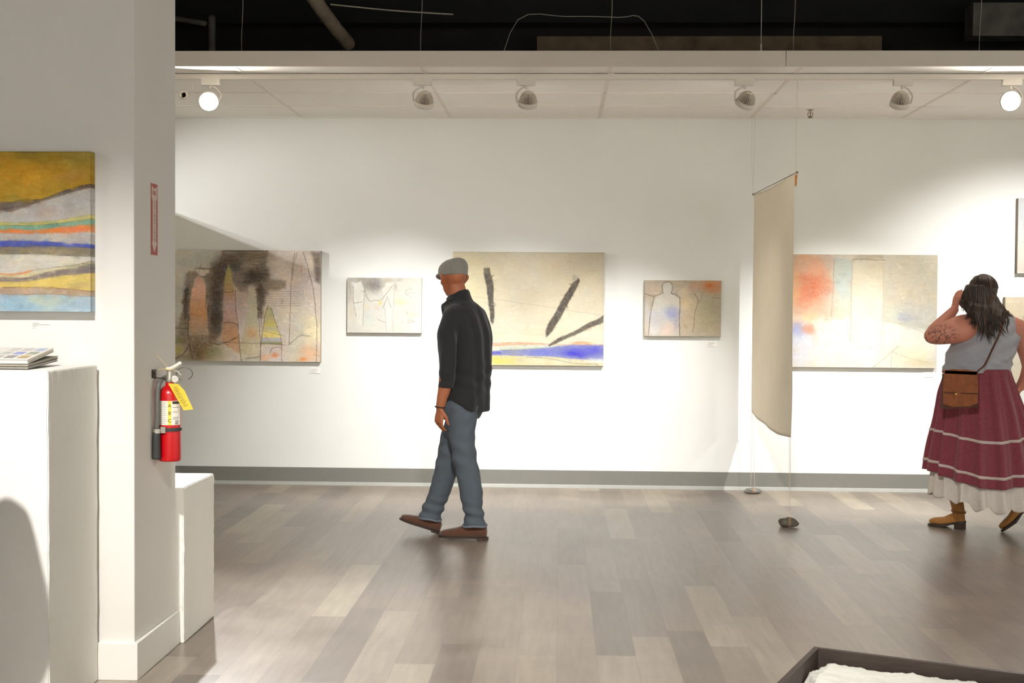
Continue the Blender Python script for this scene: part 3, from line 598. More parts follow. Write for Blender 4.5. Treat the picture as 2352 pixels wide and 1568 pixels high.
a.poly([(1500, 360), (1550, 380), (1530, 440), (1480, 420)], (176, 166, 148), .8, 14, 20)
a.poly([(1862, 850), (1862, 935), (1700, 1000), (1500, 1100), (1350, 1160), (1215, 1235), (1200, 1215), (1310, 1130), (1500, 1050), (1650, 960)], (88, 80, 70), .94, 8, 20, 'g', .2)
P3 = canvas('painting', -.875, .360, 1.005, 1.930, -.04, .04, a.finish(9), 'cream canvas with black strokes and a blue band, behind the man', side=(160, 148, 130))
# --- small canvas with figures
a = Art((148, 112, 1658, 1258), (230, 174), (192, 178, 156), 13)
a.blob(350, 250, 250, 200, (204, 184, 166), .8, 60); a.blob(1480, 220, 260, 150, (214, 142, 96), .95, 70); a.blob(1430, 215, 70, 40, (214, 112, 58), 1, 50); a.blob(1400, 800, 320, 400, (174, 166, 130), .85, 90); a.blob(880, 350, 130, 90, (208, 190, 160), .7, 40); a.blob(950, 800, 150, 400, (198, 176, 144), .8, 60); a.blob(200, 900, 60, 400, (214, 206, 198), .8, 40); a.blob(200, 750, 60, 120, (196, 190, 186), .7, 40, t='g')
a.poly([(400, 430), (510, 390), (510, 180), (600, 145), (690, 180), (690, 390), (800, 430), (840, 520), (845, 1258), (240, 1258), (270, 800), (320, 560)], (206, 200, 186), .95, 10, 20)
a.blob(690, 780, 160, 150, (156, 162, 200), 1, 60); a.blob(400, 900, 180, 180, (200, 198, 208), .8, 60); a.blob(600, 1120, 150, 150, (226, 200, 184), 1, 60); a.blob(780, 980, 60, 200, (176, 162, 172), .7, 40); a.blob(310, 1150, 90, 110, (222, 212, 204), .8, 40)
a.blob(1100, 250, 90, 110, (202, 160, 136), .9, 30); a.blob(1000, 600, 160, 140, (208, 188, 150), .7, 40)
for l, wd, c in (([(160, 395), (250, 420), (320, 440), (430, 405), (510, 375)], 11, K), ([(510, 380), (490, 250), (520, 175), (600, 145), (680, 175), (700, 280), (670, 370)], 16, (104, 98, 90)), ([(670, 370), (760, 410), (830, 460), (845, 560), (835, 800), (840, 1000), (845, 1258)], 18, (102, 94, 86)), ([(330, 440), (310, 600), (275, 780), (250, 950), (235, 1230)], 13, K), ([(750, 380), (820, 310), (900, 250)], 7, (150, 130, 110)),
                 ([(1010, 210), (1060, 160), (1130, 150), (1200, 200), (1220, 300), (1180, 350)], 7, (160, 130, 104)), ([(1120, 380), (1170, 450), (1205, 530), (1180, 640), (1140, 800), (1130, 1000), (1105, 1170)], 13, (122, 98, 76)), ([(1200, 520), (1265, 515), (1270, 420), (1290, 350)], 8, (150, 110, 84)), ([(1480, 440), (1540, 468), (1650, 475)], 9, (140, 100, 72)), ([(860, 590), (1000, 690), (1230, 940)], 7, (214, 196, 160)), ([(940, 1030), (990, 1080)], 12, (160, 112, 80))):
    a.line(l, wd, c, .85, 16)
P4 = canvas('painting', .690, 1.312, 1.252, 1.707, -.04, .04, a.finish(12), 'small canvas with an outlined standing figure, just left of the hanging cloth', side=(158, 146, 122))
# --- pale canvas with orange and blue at left
a = Art((555, 112, 2210, 1385), (440, 332), (212, 202, 182), 19)
a.blob(1900, 450, 420, 420, (192, 182, 158), .95, 120); a.blob(1950, 800, 320, 160, (186, 184, 174), .85, 80); a.blob(1870, 820, 110, 50, (160, 164, 178), .8, 60); a.blob(2000, 910, 200, 40, (176, 180, 166), .7, 40); a.blob(1700, 780, 80, 110, (200, 204, 184), .8, 60)
a.blob(730, 300, 300, 330, (212, 160, 124), 1, 110); a.blob(800, 480, 190, 200, (208, 112, 78), .95, 130, t='g', ta=.45); a.blob(700, 620, 120, 160, (206, 124, 90), .7, 110, t='g', ta=.5); a.blob(600, 500, 70, 300, (214, 160, 112), .8, 60); a.blob(880, 720, 180, 120, (226, 172, 138), .9, 80); a.blob(860, 260, 120, 120, (218, 164, 130), .7, 60)
a.blob(640, 900, 130, 90, (214, 180, 160), .8, 60); a.blob(790, 820, 110, 60, (232, 196, 146), .9, 40); a.blob(640, 980, 100, 90, (148, 152, 190), .95, 60); a.blob(650, 1180, 220, 200, (204, 206, 218), .95, 90); a.blob(780, 960, 90, 60, (204, 144, 120), .9, 30)
a.poly([(1045, 140), (1260, 170), (1250, 640), (1130, 660), (1040, 420)], (190, 194, 182), .9, 16, 30); a.blob(1160, 560, 70, 180, (206, 216, 208), .8, 50)
a.blob(980, 200, 70, 90, (196, 176, 156), .8, 40); a.blob(1120, 720, 120, 120, (226, 202, 178), .7, 60)
a.poly([(820, 880), (1000, 840), (1250, 820), (1600, 860), (1900, 930), (2210, 1010), (2210, 1385), (860, 1385), (900, 1100)], (224, 218, 204), .9, 30, 60)
a.blob(1300, 1200, 400, 200, (232, 228, 216), .8, 80); a.blob(1900, 1250, 260, 110, (222, 208, 172), .8, 70); a.blob(2050, 1330, 200, 50, (204, 192, 158), .8, 40)
a.poly([(1258, 172), (1605, 182), (1602, 1110), (1420, 1090), (1245, 1010)], (0, 0, 0), .9, 6, 8, grad=[(172, (206, 194, 166)), (420, (216, 204, 178)), (700, (226, 216, 198)), (1110, (230, 222, 206))])
a.poly([(1320, 112), (1600, 112), (1600, 160), (1260, 165)], (190, 176, 146), .8, 10, 14)
for l, wd, c in (([(1250, 185), (1248, 600), (1240, 1100)], 7, (150, 142, 124)), ([(1255, 172), (1380, 162), (1500, 172), (1620, 174)], 10, (128, 112, 88)), ([(1600, 240), (1604, 700), (1598, 1170)], 6, (176, 166, 146)), ([(1045, 150), (1040, 450), (1025, 820)], 6, (150, 132, 124)), ([(950, 840), (1000, 845), (1150, 825)], 5, (190, 160, 140)), ([(830, 940), (1050, 985), (1350, 1080), (1500, 1120)], 5, (196, 188, 172)), ([(1300, 1150), (1430, 1160), (1580, 1128)], 6, (166, 158, 142)), ([(1500, 1385), (1640, 1265), (1790, 1135)], 8, (150, 144, 128)), ([(1710, 1200), (1705, 1385)], 6, (168, 162, 146)), ([(1720, 1205), (1900, 1270), (2120, 1325)], 6, (166, 160, 144)), ([(1135, 1070), (1120, 1250), (1105, 1380)], 5, (190, 186, 174)), ([(1600, 850), (1850, 900), (2080, 990)], 6, (160, 164, 152))):
    a.line(l, wd, c, .8, 10)
P5 = canvas('painting', 1.867, 3.046, 1.010, 1.924, -.04, .04, a.finish(10), 'pale canvas with an orange cloud at left, right of the hanging cloth', side=(156, 140, 112), gain=.9)
# --- two canvases cut by the right edge
a = Art((0, 0, 600, 600), (120, 120), (206, 206, 204), 23)
a.blob(60, 500, 200, 140, (222, 214, 196), .9, 60); a.blob(400, 200, 200, 160, (186, 192, 196), .8, 60); a.line([(40, 350), (120, 380), (200, 360)], 6, K, .4)
P6 = canvas('painting', 3.675, 4.28, 1.78, 2.383, -.055, .055, a.finish(10), 'pale grey canvas hung high at the right edge', side=(150, 140, 126))
a = Art((0, 0, 900, 700), (160, 130), (218, 208, 186), 29)
a.blob(100, 100, 160, 200, (222, 204, 172), .8, 60)
a.line([(300, 60), (180, 140), (140, 260), (150, 420)], 10, (170, 156, 140), .8, 10); a.line([(260, 140), (200, 260), (190, 400)], 10, (176, 162, 146), .8, 10)
P7 = canvas('painting', 3.585, 4.4, .9, 1.588, -.055, .055, a.finish(10), 'cream canvas behind the woman at the right edge', side=(160, 148, 130))
# --- striped landscape on the partition; its right part shows
px2 = lambda p: p
a = Art((-900, 95, 705, 1348), (620, 480), (190, 150, 60), 31)
a.bands([([(-900, 95), (0, 95), (705, 95)], (176, 138, 44)), ([(-900, 430), (-300, 480), (0, 500), (300, 470), (500, 400), (705, 352)], (112, 98, 88)),
         ([(-900, 500), (-300, 560), (0, 575), (190, 530), (350, 480), (550, 415), (705, 378)], (176, 170, 162)),
         ([(-900, 640), (0, 652), (250, 652), (450, 630), (600, 608), (705, 588)], (186, 174, 98)), ([(-900, 665), (0, 674), (250, 672), (500, 650), (705, 622)], (122, 158, 136)),
         ([(-900, 690), (0, 702), (200, 708), (400, 696), (705, 664)], (214, 122, 60)), ([(-900, 728), (0, 732), (250, 738), (500, 728), (705, 722)], (170, 162, 154)),
         ([(-900, 790), (0, 794), (300, 798), (500, 808), (705, 822)], (74, 84, 160)), ([(-900, 840), (0, 842), (250, 834), (500, 836), (705, 846)], (124, 112, 92)),
         ([(-900, 900), (0, 898), (300, 896), (500, 908), (705, 912)], (192, 184, 168)), ([(-900, 1020), (0, 1055), (120, 1058), (250, 1030), (400, 1004), (705, 955)], (196, 184, 146)),
         ([(-900, 1060), (0, 1082), (180, 1085), (350, 1040), (550, 1010), (705, 975)], (126, 112, 106)), ([(-900, 1110), (0, 1115), (200, 1115), (350, 1088), (550, 1060), (705, 1045)], (198, 172, 98)),
         ([(-900, 1150), (0, 1160), (300, 1158), (500, 1168), (705, 1185)], (164, 140, 116)), ([(-900, 1215), (0, 1215), (200, 1218), (400, 1212), (550, 1220), (705, 1225)], (150, 168, 174))], soft=4, warp=10)
a.blob(150, 260, 300, 110, (206, 148, 34), .9, 80); a.blob(560, 300, 150, 60, (176, 132, 60), .8, 40); a.blob(400, 130, 400, 45, (146, 122, 44), .8, 40, t='h'); a.blob(100, 400, 200, 60, (182, 142, 48), .7, 50); a.blob(630, 130, 120, 80, (150, 130, 60), .7, 40, t='h')
a.blob(60, 460, 90, 30, (150, 140, 60), .7, 30); a.blob(400, 560, 160, 50, (164, 150, 144), .6, 60); a.blob(560, 700, 120, 24, (214, 118, 84), .9, 14); a.blob(300, 728, 120, 10, (176, 130, 104), .8, 6); a.blob(300, 870, 200, 20, (138, 126, 96), .8, 20)
a.blob(640, 930, 80, 20, (176, 170, 160), .7, 16); a.blob(60, 1080, 200, 16, (150, 140, 120), .3, 8); a.blob(480, 1110, 200, 26, (204, 180, 98), .8, 16); a.blob(620, 1140, 90, 30, (160, 140, 90), .7, 16); a.blob(300, 1190, 200, 20, (178, 152, 128), .8, 20)
a.blob(120, 1290, 180, 60, (132, 162, 182), .9, 40); a.blob(350, 1260, 160, 40, (176, 180, 156), .9, 50); a.blob(650, 1280, 80, 60, (152, 166, 178), .7, 30)
for l, wd, c in (([(-300, 470), (0, 497), (150, 480), (320, 465), (480, 410), (600, 372), (705, 350)], 9, (72, 64, 56)), ([(0, 520), (120, 498), (300, 490)], 5, (84, 76, 68)), ([(-100, 560), (60, 540), (100, 530)], 12, (92, 78, 72)), ([(0, 673), (250, 672), (500, 650), (705, 622)], 5, (84, 96, 70)), ([(0, 652), (300, 648), (600, 606), (705, 586)], 4, (110, 104, 60)), ([(0, 794), (300, 798), (705, 822)], 5, (80, 80, 110)), ([(0, 842), (250, 834), (500, 836), (705, 846)], 5, (66, 58, 60)),
                 ([(0, 898), (300, 896), (500, 908), (705, 912)], 6, (72, 66, 54)), ([(-100, 1050), (60, 1058), (150, 1050), (240, 1028)], 12, (206, 104, 50)), ([(240, 1028), (400, 1002), (560, 985), (705, 955)], 6, (96, 88, 80)), ([(0, 1082), (180, 1085), (350, 1040), (705, 972)], 4, (86, 76, 70)), ([(0, 1160), (300, 1158), (500, 1168), (705, 1185)], 6, (116, 88, 50)), ([(0, 1215), (200, 1218), (400, 1208), (550, 1222), (705, 1226)], 6, (120, 96, 80)), ([(-900, 98), (705, 98)], 8, (96, 88, 50))):
    a.line(l, wd, c, .9, 10)
pr = at(208, 700, Y=CY0-.05); plT = at(208, 348, Y=CY0-.05); plB = at(208, 716, Y=CY0-.05)
hh = plT.z-plB.z
P0 = canvas('painting', pr.x-hh*1.28, pr.x, plB.z, plT.z, CY0-.05, .05, a.finish(16), 'canvas of wavy coloured bands on the partition beside the red extinguisher', group=None)

# ---- wall labels
M_CARD = mat('white_card', (238, 234, 226), .7, .01, 30)
M_INK = mat('grey_ink', (150, 146, 140), .8, .05, 30)
def wall_label(px, py, w_, h_, label, y=0.0):
    c = at(px, py, Y=y-.002)
    bm = NB(); box(bm, c, (w_, .003, h_)); o = obj('wall_label', bm, M_CARD); tag(o, label, 'label', 'small white wall labels')
    bm = NB()
    for k in range(4): box(bm, c+Vector((-w_*.1+[0, .006, -.01, .0][k], -.0018, h_*(.3-.2*k))), (w_*[.6, .7, .5, .6][k], .0006, h_*.05))
    obj('printed_lines', bm, M_INK, o)
wall_label(724, 851, .085, .045, 'white wall label under the dark canvas of pointed shapes')
wall_label(1635, 790, .085, .045, 'white wall label under the small canvas with the outlined figure')
wall_label(2133, 860, .085, .042, 'white wall label under the pale canvas with orange, left of the woman')
# faint printed caption on the partition below its painting
bm = NB(); c = at(75, 742, Y=CY0-.0005)
for k, (dx, ww) in enumerate(((0, .026), (0, .068), (0, .02), (0, .01))):
    add_ = c+Vector((ww/2, 0, -[0, .006, .0115, .019][k])); box(bm, add_, (ww, .0008, .0016))
tag(obj('wall_caption', bm, M_INK), 'faint grey printed caption on the partition under the banded canvas', 'label')
# ============================================================ plinths, books
PX, PY0, PY1, PZ = -1.808, -6.025, CY0-.02, 1.243
def plinth(name, a, b, label, seed):
    bm = NB(); span(bm, a, b); bmesh.ops.bevel(bm, geom=bm.edges[:], offset=.004, segments=2, affect='EDGES')
    bmesh.ops.subdivide_edges(bm, edges=[e for e in bm.edges if e.calc_length() > .3], cuts=24, use_grid_fill=True)
    for v in bm.verts:     # worn, hand-painted corners
        c = v.co; e = sum(1 for k in range(3) if min(abs(c[k]-a[k]), abs(c[k]-b[k])) < .008)
        if e >= 2: v.co += Vector((mnoise.noise(c*30+Vector((seed, 0, 0))), mnoise.noise(c*30+Vector((0, seed, 0))), 0))*.0035
    return tag(obj(name, bm, M_PED, smooth=False), label, 'plinth', 'white painted plinths')
plinth('plinth', (PX-.46, PY0, 0), (PX, PY1, PZ), 'tall white plinth with books on it, in front of the partition', 1)
plinth('plinth', (-2.15, CY1+.003, 0), (-1.633, -4.493, .683), 'low white plinth behind the partition end, below the extinguisher', 2)
def slab8(bm, p, q, left, up):
    """book block from near-right p and far-right q edges, swept left and up"""
    L = Vector(left); U_ = Vector(up); P = [p, q, q+L, p+L]
    v = [bm.verts.new(x) for x in P]+[bm.verts.new(x+U_) for x in P]
    for f in ((0, 1, 2, 3), (7, 6, 5, 4), (0, 4, 5, 1), (1, 5, 6, 2), (2, 6, 7, 3), (3, 7, 4, 0)): bm.faces.new([v[i] for i in f])
def book(px_near, px_far, thick, left, cover, label, art=None):
    p = at(*px_near, Y=-5.945); q = at(*px_far, Y=-5.63); n = (q-p).cross(Vector(left)).normalized()
    if n.z < 0: n = -n
    root = empty('book', p); tag(root, label, 'book', 'books stacked on the tall plinth')
    t = .0022; L = Vector(left); ax = (q-p).normalized(); lx = L.normalized()
    bm = NB(); slab8(bm, p, q, L, n*t); slab8(bm, p+n*(thick-t), q+n*(thick-t), L, n*t); slab8(bm, p+L*.985, q+L*.985, L*.015, n*thick); obj('cover', bm, cover, root)
    bm = NB(); slab8(bm, p+ax*.003-(-lx)*.003+n*t, q-ax*.003+lx*.003+n*t, L*.97, n*(thick-2*t)); obj('pages', bm, mat('book_pages', (206, 198, 186), .8, .05, 200), root)
    if art:
        for (i, j, col) in art:
            bm = NB(); a0 = p+n*(thick+.0003)+ax*((q-p).length*(.07+j*.31))+L*(.06+i*.235)
            slab8(bm, a0, a0+ax*(q-p).length*.22, L*.17, n*.0004); obj('cover_picture', bm, mat('picture_%d_%d' % (i, j), col, .5, .25, 60), root)
    return root
LFT = (-.26, .0, 0)
book((65, 847.5), (133, 829), .009, LFT, mat('dark_cover', (92, 88, 78), .6, .15, 60), 'dark book at the bottom of the stack on the tall plinth')
book((65, 841.5), (134, 822.5), .009, LFT, mat('olive_cover', (104, 98, 80), .6, .15, 60), 'olive grey book in the middle of the stack on the tall plinth')
book((64.5, 835), (125, 808), .0165, (-.215, 0, 0), mat('white_cover', (226, 220, 208), .45, .03, 40), 'white picture book on top of the stack on the tall plinth',
     [(0, 0, (178, 152, 104)), (0, 1, (160, 160, 140)), (0, 2, (170, 180, 204)), (1, 0, (150, 146, 140)), (1, 1, (150, 152, 204)), (1, 2, (196, 190, 184)), (2, 0, (180, 176, 168)), (2, 1, (190, 188, 180)), (2, 2, (206, 200, 194)), (3, 1, (160, 150, 140))])
# ============================================================ extinguisher
RED = mat('red_enamel', (190, 8, 18), .28, .03, 20, spec=.6)
BLK = mat('black_rubber', (48, 48, 46), .6, .1, 60); ALU = mat('cast_aluminium', (186, 180, 166), .35, .08, 60, metal=.7)
ex, ey = -1.612, -5.25; ez0 = at(390, 1058, X=ex).z
ext = empty('fire_extinguisher', (ex, ey, ez0)); tag(ext, 'red fire extinguisher with a yellow tag on the side of the partition', 'fire extinguisher')
T = Matrix.Translation((ex, ey, ez0)); H_ = .287
bm = NB(); lathe(bm, [(.03, .004), (.040, 0), (.0445, .004), (.0455, .012), (.0455, H_-.02), (.044, H_-.005), (.039, H_+.008), (.031, H_+.017), (.022, H_+.024), (.017, H_+.03), (.0165, H_+.045)], T, 40); obj('cylinder', bm, RED, ext, True)
# label on the camera side, bent round the cylinder
def wrap(bm, a0, a1, z0, z1, r, n=14):
    for i in range(n):
        b0, b1 = math.radians(a0+(a1-a0)*i/n), math.radians(a0+(a1-a0)*(i+1)/n)
        bm.faces.new([bm.verts.new((ex+r*math.cos(b), ey+r*math.sin(b), ez0+z)) for b, z in ((b0, z0), (b1, z0), (b1, z1), (b0, z1))])
def lab(name, a0, a1, z0, z1, r, col, rough=.5):
    bm = NB(); wrap(bm, a0, a1, z0, z1, r); bmesh.ops.remove_doubles(bm, verts=bm.verts, dist=1e-5); return obj(name, bm, mat('ink_%d_%d_%d' % col, col, rough, .02, 60), lb)
LZ0, LZ1 = .152, .252
bm = NB(); wrap(bm, -150, -8, LZ0, LZ1, .0461, 24); bmesh.ops.remove_doubles(bm, verts=bm.verts, dist=1e-5); lb = obj('instruction_label', bm, mat('label_white', (226, 220, 206), .5, .02, 60), ext)
CA = -74.   # direction of the camera from the cylinder
lab('hazard_stripe', CA-9, CA+9, LZ0, LZ1, .0464, (222, 208, 84))
lab('heading_bar', CA+14, CA+60, LZ1-.013, LZ1-.002, .0464, (52, 44, 36))
for k, z in enumerate((.224, .205, .182, .176)): lab('text_line', CA+16, CA+(44 if k % 2 else 52), z, z+.002, .0464, (110, 104, 96))
for k in range(11): lab('text_line', CA-44, CA-(16 if k % 3 else 22), LZ0+.006+k*.0085, LZ0+.0075+k*.0085, .0464, (150, 144, 134))
for z in (.198, .2,): pass
bm = NB()
for b, ch, z, s in ((CA, 'A', .232, .019), (CA, 'B', .201, .019), (CA, 'C', .170, .019)):
    th = math.radians(b); d = Vector((math.cos(th), math.sin(th), 0)); r_ = Vector((-math.sin(th), math.cos(th), 0))
    Mx = Matrix.Translation(Vector((ex, ey, ez0+z))+d*.0468) @ Matrix(((r_.x, 0, d.x, 0), (r_.y, 0, d.y, 0), (0, 1, 0, 0), (0, 0, 0, 1)))
    add_text(bm, ch, s, Mx)
obj('hazard_letters', bm, mat('label_ink', (40, 34, 14), .6, .05, 60), lb)
bm = NB(); th = math.radians(CA+36); d = Vector((math.cos(th), math.sin(th), 0)); r_ = Vector((-math.sin(th), math.cos(th), 0)); c = Vector((ex, ey, ez0+.163))+d*.0466
for (dx, dz, sx, sz) in ((0, .007, .012, .0015), (0, -.007, .012, .0015), (-.0055, 0, .0015, .015), (.0055, 0, .0015, .015), (0, -.002, .002, .008), (.002, .003, .004, .002)):
    m3 = Matrix(((r_.x, d.x, 0), (r_.y, d.y, 0), (0, 0, 1))); box(bm, c+r_*dx+Vector((0, 0, dz)), (sx, .0006, sz), m3)
obj('pictogram', bm, mat('label_black', (60, 56, 50), .6, .05, 60), lb)
# band, bracket, valve, levers, gauge, hose, tag
bm = NB(); lathe(bm, [(.0462, .126), (.0485, .126), (.0485, .140), (.0462, .140)], T, 36); st = obj('strap', bm, BLK, ext)
bm = NB(); box(bm, (ex-.012, ey-.048, ez0+.133), (.020, .012, .026)); obj('buckle', bm, ALU, st)
bm = NB(); c = Vector((CX, at(352, 858, X=CX).y, at(352, 858, X=CX).z)); box(bm, c+Vector((.003, 0, 0)), (.006, .042, .034)); box(bm, c+Vector((.022, .012, -.018)), (.044, .02, .004)); box(bm, c+Vector((.008, 0, 0)), (.004, .012, .012))
obj('wall_bracket', bm, mat('dark_steel', (58, 46, 38), .5, .2, 60, metal=.5), ext)
z = H_+.04
bm = NB(); lathe(bm, [(.018, z), (.02, z+.006), (.016, z+.012), (.014, z+.03), (.012, z+.046), (.016, z+.048), (.016, z+.054), (.006, z+.056)], T, 20); box(bm, (ex+.014, ey, ez0+z+.016), (.024, .018, .02)); obj('valve', bm, ALU, ext, bevel=0)
bm = NB(); tube(bm, [(ex-.012, ey, ez0+z+.056), (ex+.012, ey-.004, ez0+z+.058), (ex+.045, ey-.01, ez0+z+.078)], [.006, .009, .008], 10, flat=(Vector((0, 1, 0)), 1.5)); obj('squeeze_lever', bm, mat('ivory_lever', (232, 226, 212), .4, .03, 40), ext, True)
bm = NB(); tube(bm, [(ex+.01, ey, ez0+z+.04), (ex+.034, ey-.004, ez0+z+.04), (ex+.05, ey-.01, ez0+z+.03)], [.006, .006, .004], 10); obj('carry_handle', bm, ALU, ext, True)
g = Vector((ex+.028, ey-.022, ez0+z+.014)); MG = Matrix.Translation(g) @ Matrix.Rotation(math.radians(70), 4, 'Z') @ Matrix.Rotation(math.radians(90), 4, 'X') 
MG = Matrix.Translation(g) @ (Vector((.35, -.94, 0)).to_track_quat('Z', 'Y').to_matrix().to_4x4())
bm = NB(); lathe(bm, [(.006, -.02), (.0155, -.006), (.0155, .004), (.0135, .005)], MG, 24); gg = obj('pressure_gauge', bm, ALU, ext, True)
bm = NB(); lathe(bm, [(.0132, .0045), (.0132, .0052)], MG, 24); obj('gauge_dial', bm, mat('dial', (206, 200, 190), .3, .05, 60), gg)
bm = NB(); pts = [Vector((ex+.032, ey-.012, ez0+z+.036))+Vector((.034*(1-math.cos(a_)), -.006, .026*math.sin(a_)))*Vector((1, 1, 1)).x for a_ in np.linspace(-1.2, 4.2, 14)]
tube(bm, pts, .0016, 6); obj('pull_ring', bm, mat('dark_wire', (90, 84, 72), .4, .1, 60, metal=.6), ext, True)
bm = NB()
for a_, b_ in (((-.004, -.004, .058), (-.055, -.02, .118)), ((0, -.004, .056), (-.04, -.03, .054)), ((.016, -.01, .05), (.026, -.015, .045))):
    tube(bm, [Vector((ex, ey, ez0+z))+Vector(a_), Vector((ex, ey, ez0+z))+Vector(b_)], .0013, 6)
lathe(bm, [(.0165, z+.049), (.019, z+.051), (.0165, z+.056)], T, 16)
obj('cable_tie', bm, mat('yellowed_nylon', (206, 186, 128), .5, .05, 60), ext, True)
hp = [at(px, py, Y=ey-dy) for px, py, dy in ((381, 866, .0), (371, 872, .03), (364, 888, .052), (362, 920, .06), (362, 960, .062), (360, 985, .062))]
bm = NB(); tube(bm, [Vector((max(p.x, CX+.013), p.y, p.z)) for p in hp], [.0095]*6, 12); ho = obj('hose', bm, mat('grey_hose', (92, 92, 86), .6, .1, 60), ext, True)
hp = [at(px, py, Y=ey-.062) for px, py in ((360, 983), (358, 1000), (354, 1030), (351, 1054))]
bm = NB(); tube(bm, [Vector((max(p.x, CX+.02), p.y, p.z)) for p in hp], [.012, .0155, .016, .017], 14, round_ends=False); obj('nozzle', bm, BLK, ho, True)
bm = NB(); p = at(360, 990, Y=ey-.062); p.x = max(p.x, CX+.016); lathe(bm, [(.0145, -.008), (.0145, .01)], Matrix.Translation(p), 16); obj('hose_clip', bm, ALU, ho)
pts = [at(px, py, Y=ey-.058) for px, py in ((386, 880), (409, 881), (424, 897), (444, 940), (422, 942))]
bm = NB(); n_ = Vector((.2, -1, 0)).normalized()
f = [bm.verts.new(p+n_*.004*math.sin(i*2)) for i, p in enumerate(pts)]; b_ = [bm.verts.new(v.co-n_*.0008) for v in f]
bm.faces.new(f); bm.faces.new(b_[::-1])
for i in range(5): bm.faces.new((f[i], b_[i], b_[(i+1) % 5], f[(i+1) % 5]))
tg = obj('inspection_tag', bm, mat('yellow_tag', (218, 190, 52), .6, .04, 60), ext)
bm = NB(); a_ = (pts[3]+pts[4])/2-(pts[0]+pts[1])/2; a_ = a_.normalized(); s_ = a_.cross(n_).normalized(); o_ = (pts[0]+pts[1])/2
m3 = Matrix((s_, -n_, a_)).transposed()
for k in range(11): box(bm, o_+a_*(.018+k*.0085)+n_*.0052+s_*(.002 if k % 2 else 0), (.019 if k % 3 else .013, .0006, .0014), m3)
obj('tag_print', bm, mat('tag_ink', (150, 124, 36), .6, .05, 60), tg)
# ============================================================ FIRE EXTINGUISHER sign (vinyl arrow on the partition side)
s0 = at(346, 421, X=CX); s1 = at(361.5, 586, X=CX); ym, zt, zb = (s0.y+s1.y)/2, s0.z+.002, s1.z-.001; sw = (s1.y-s0.y)/2; hh = zt-zb
def sgn(pts, x):   # pts in (u -1..1 across towards the wall, v 0..1 down)
    return [Vector((x, ym+u*sw, zt-v*hh)) for u, v in pts]
RS = mat('faded_red_vinyl', (178, 84, 76), .6, .05, 60); WS = mat('faded_white_vinyl', (214, 196, 178), .6, .03, 60)
def plate(pts, x, th=.0008):
    bm = NB(); a_ = [bm.verts.new(p) for p in sgn(pts, x)]; b2 = [bm.verts.new(v.co+Vector((-th, 0, 0))) for v in a_]
    bm.faces.new(a_); bm.faces.new(b2[::-1]); n = len(a_)
    for i in range(n): bm.faces.new((a_[i], b2[i], b2[(i+1) % n], a_[(i+1) % n]))
    return bm
sg = obj('fire_extinguisher_sign', plate([(-1, 0), (1, 0), (1, 1), (-1, 1)], CX+.001), RS); tag(sg, 'narrow red and white arrow sign high on the partition side', 'sign')
obj('white_arrow', plate([(-.78, .03), (0, .075), (.78, .03), (.78, .2), (.5, .235), (.5, .82), (.78, .83), (0, .965), (-.78, .83), (-.5, .82), (-.5, .235), (-.78, .2)], CX+.0018), WS, sg)
def sign_text(body, v, size):
    Mx = Matrix.Translation(Vector((CX+.0021, ym, zt-v*hh))) @ Matrix(((0, 0, 1, 0), (1, 0, 0, 0), (0, 1, 0, 0), (0, 0, 0, 1)))
    bm = NB(); add_text(bm, body, size, Mx, .0003); return bm
obj('word_fire', sign_text('FIRE', .135, .026), RS, sg)
SI = mat('faded_black_ink', (96, 76, 66), .6, .05, 60); bm = NB()
for k, ch in enumerate('EXTINGUISHER'):
    b2 = sign_text(ch, .262+k*.0475, .0165); me = bpy.data.meshes.new('t'); b2.to_mesh(me); b2.free(); bm.from_mesh(me); bpy.data.meshes.remove(me)
obj('word_extinguisher', bm, SI, sg)
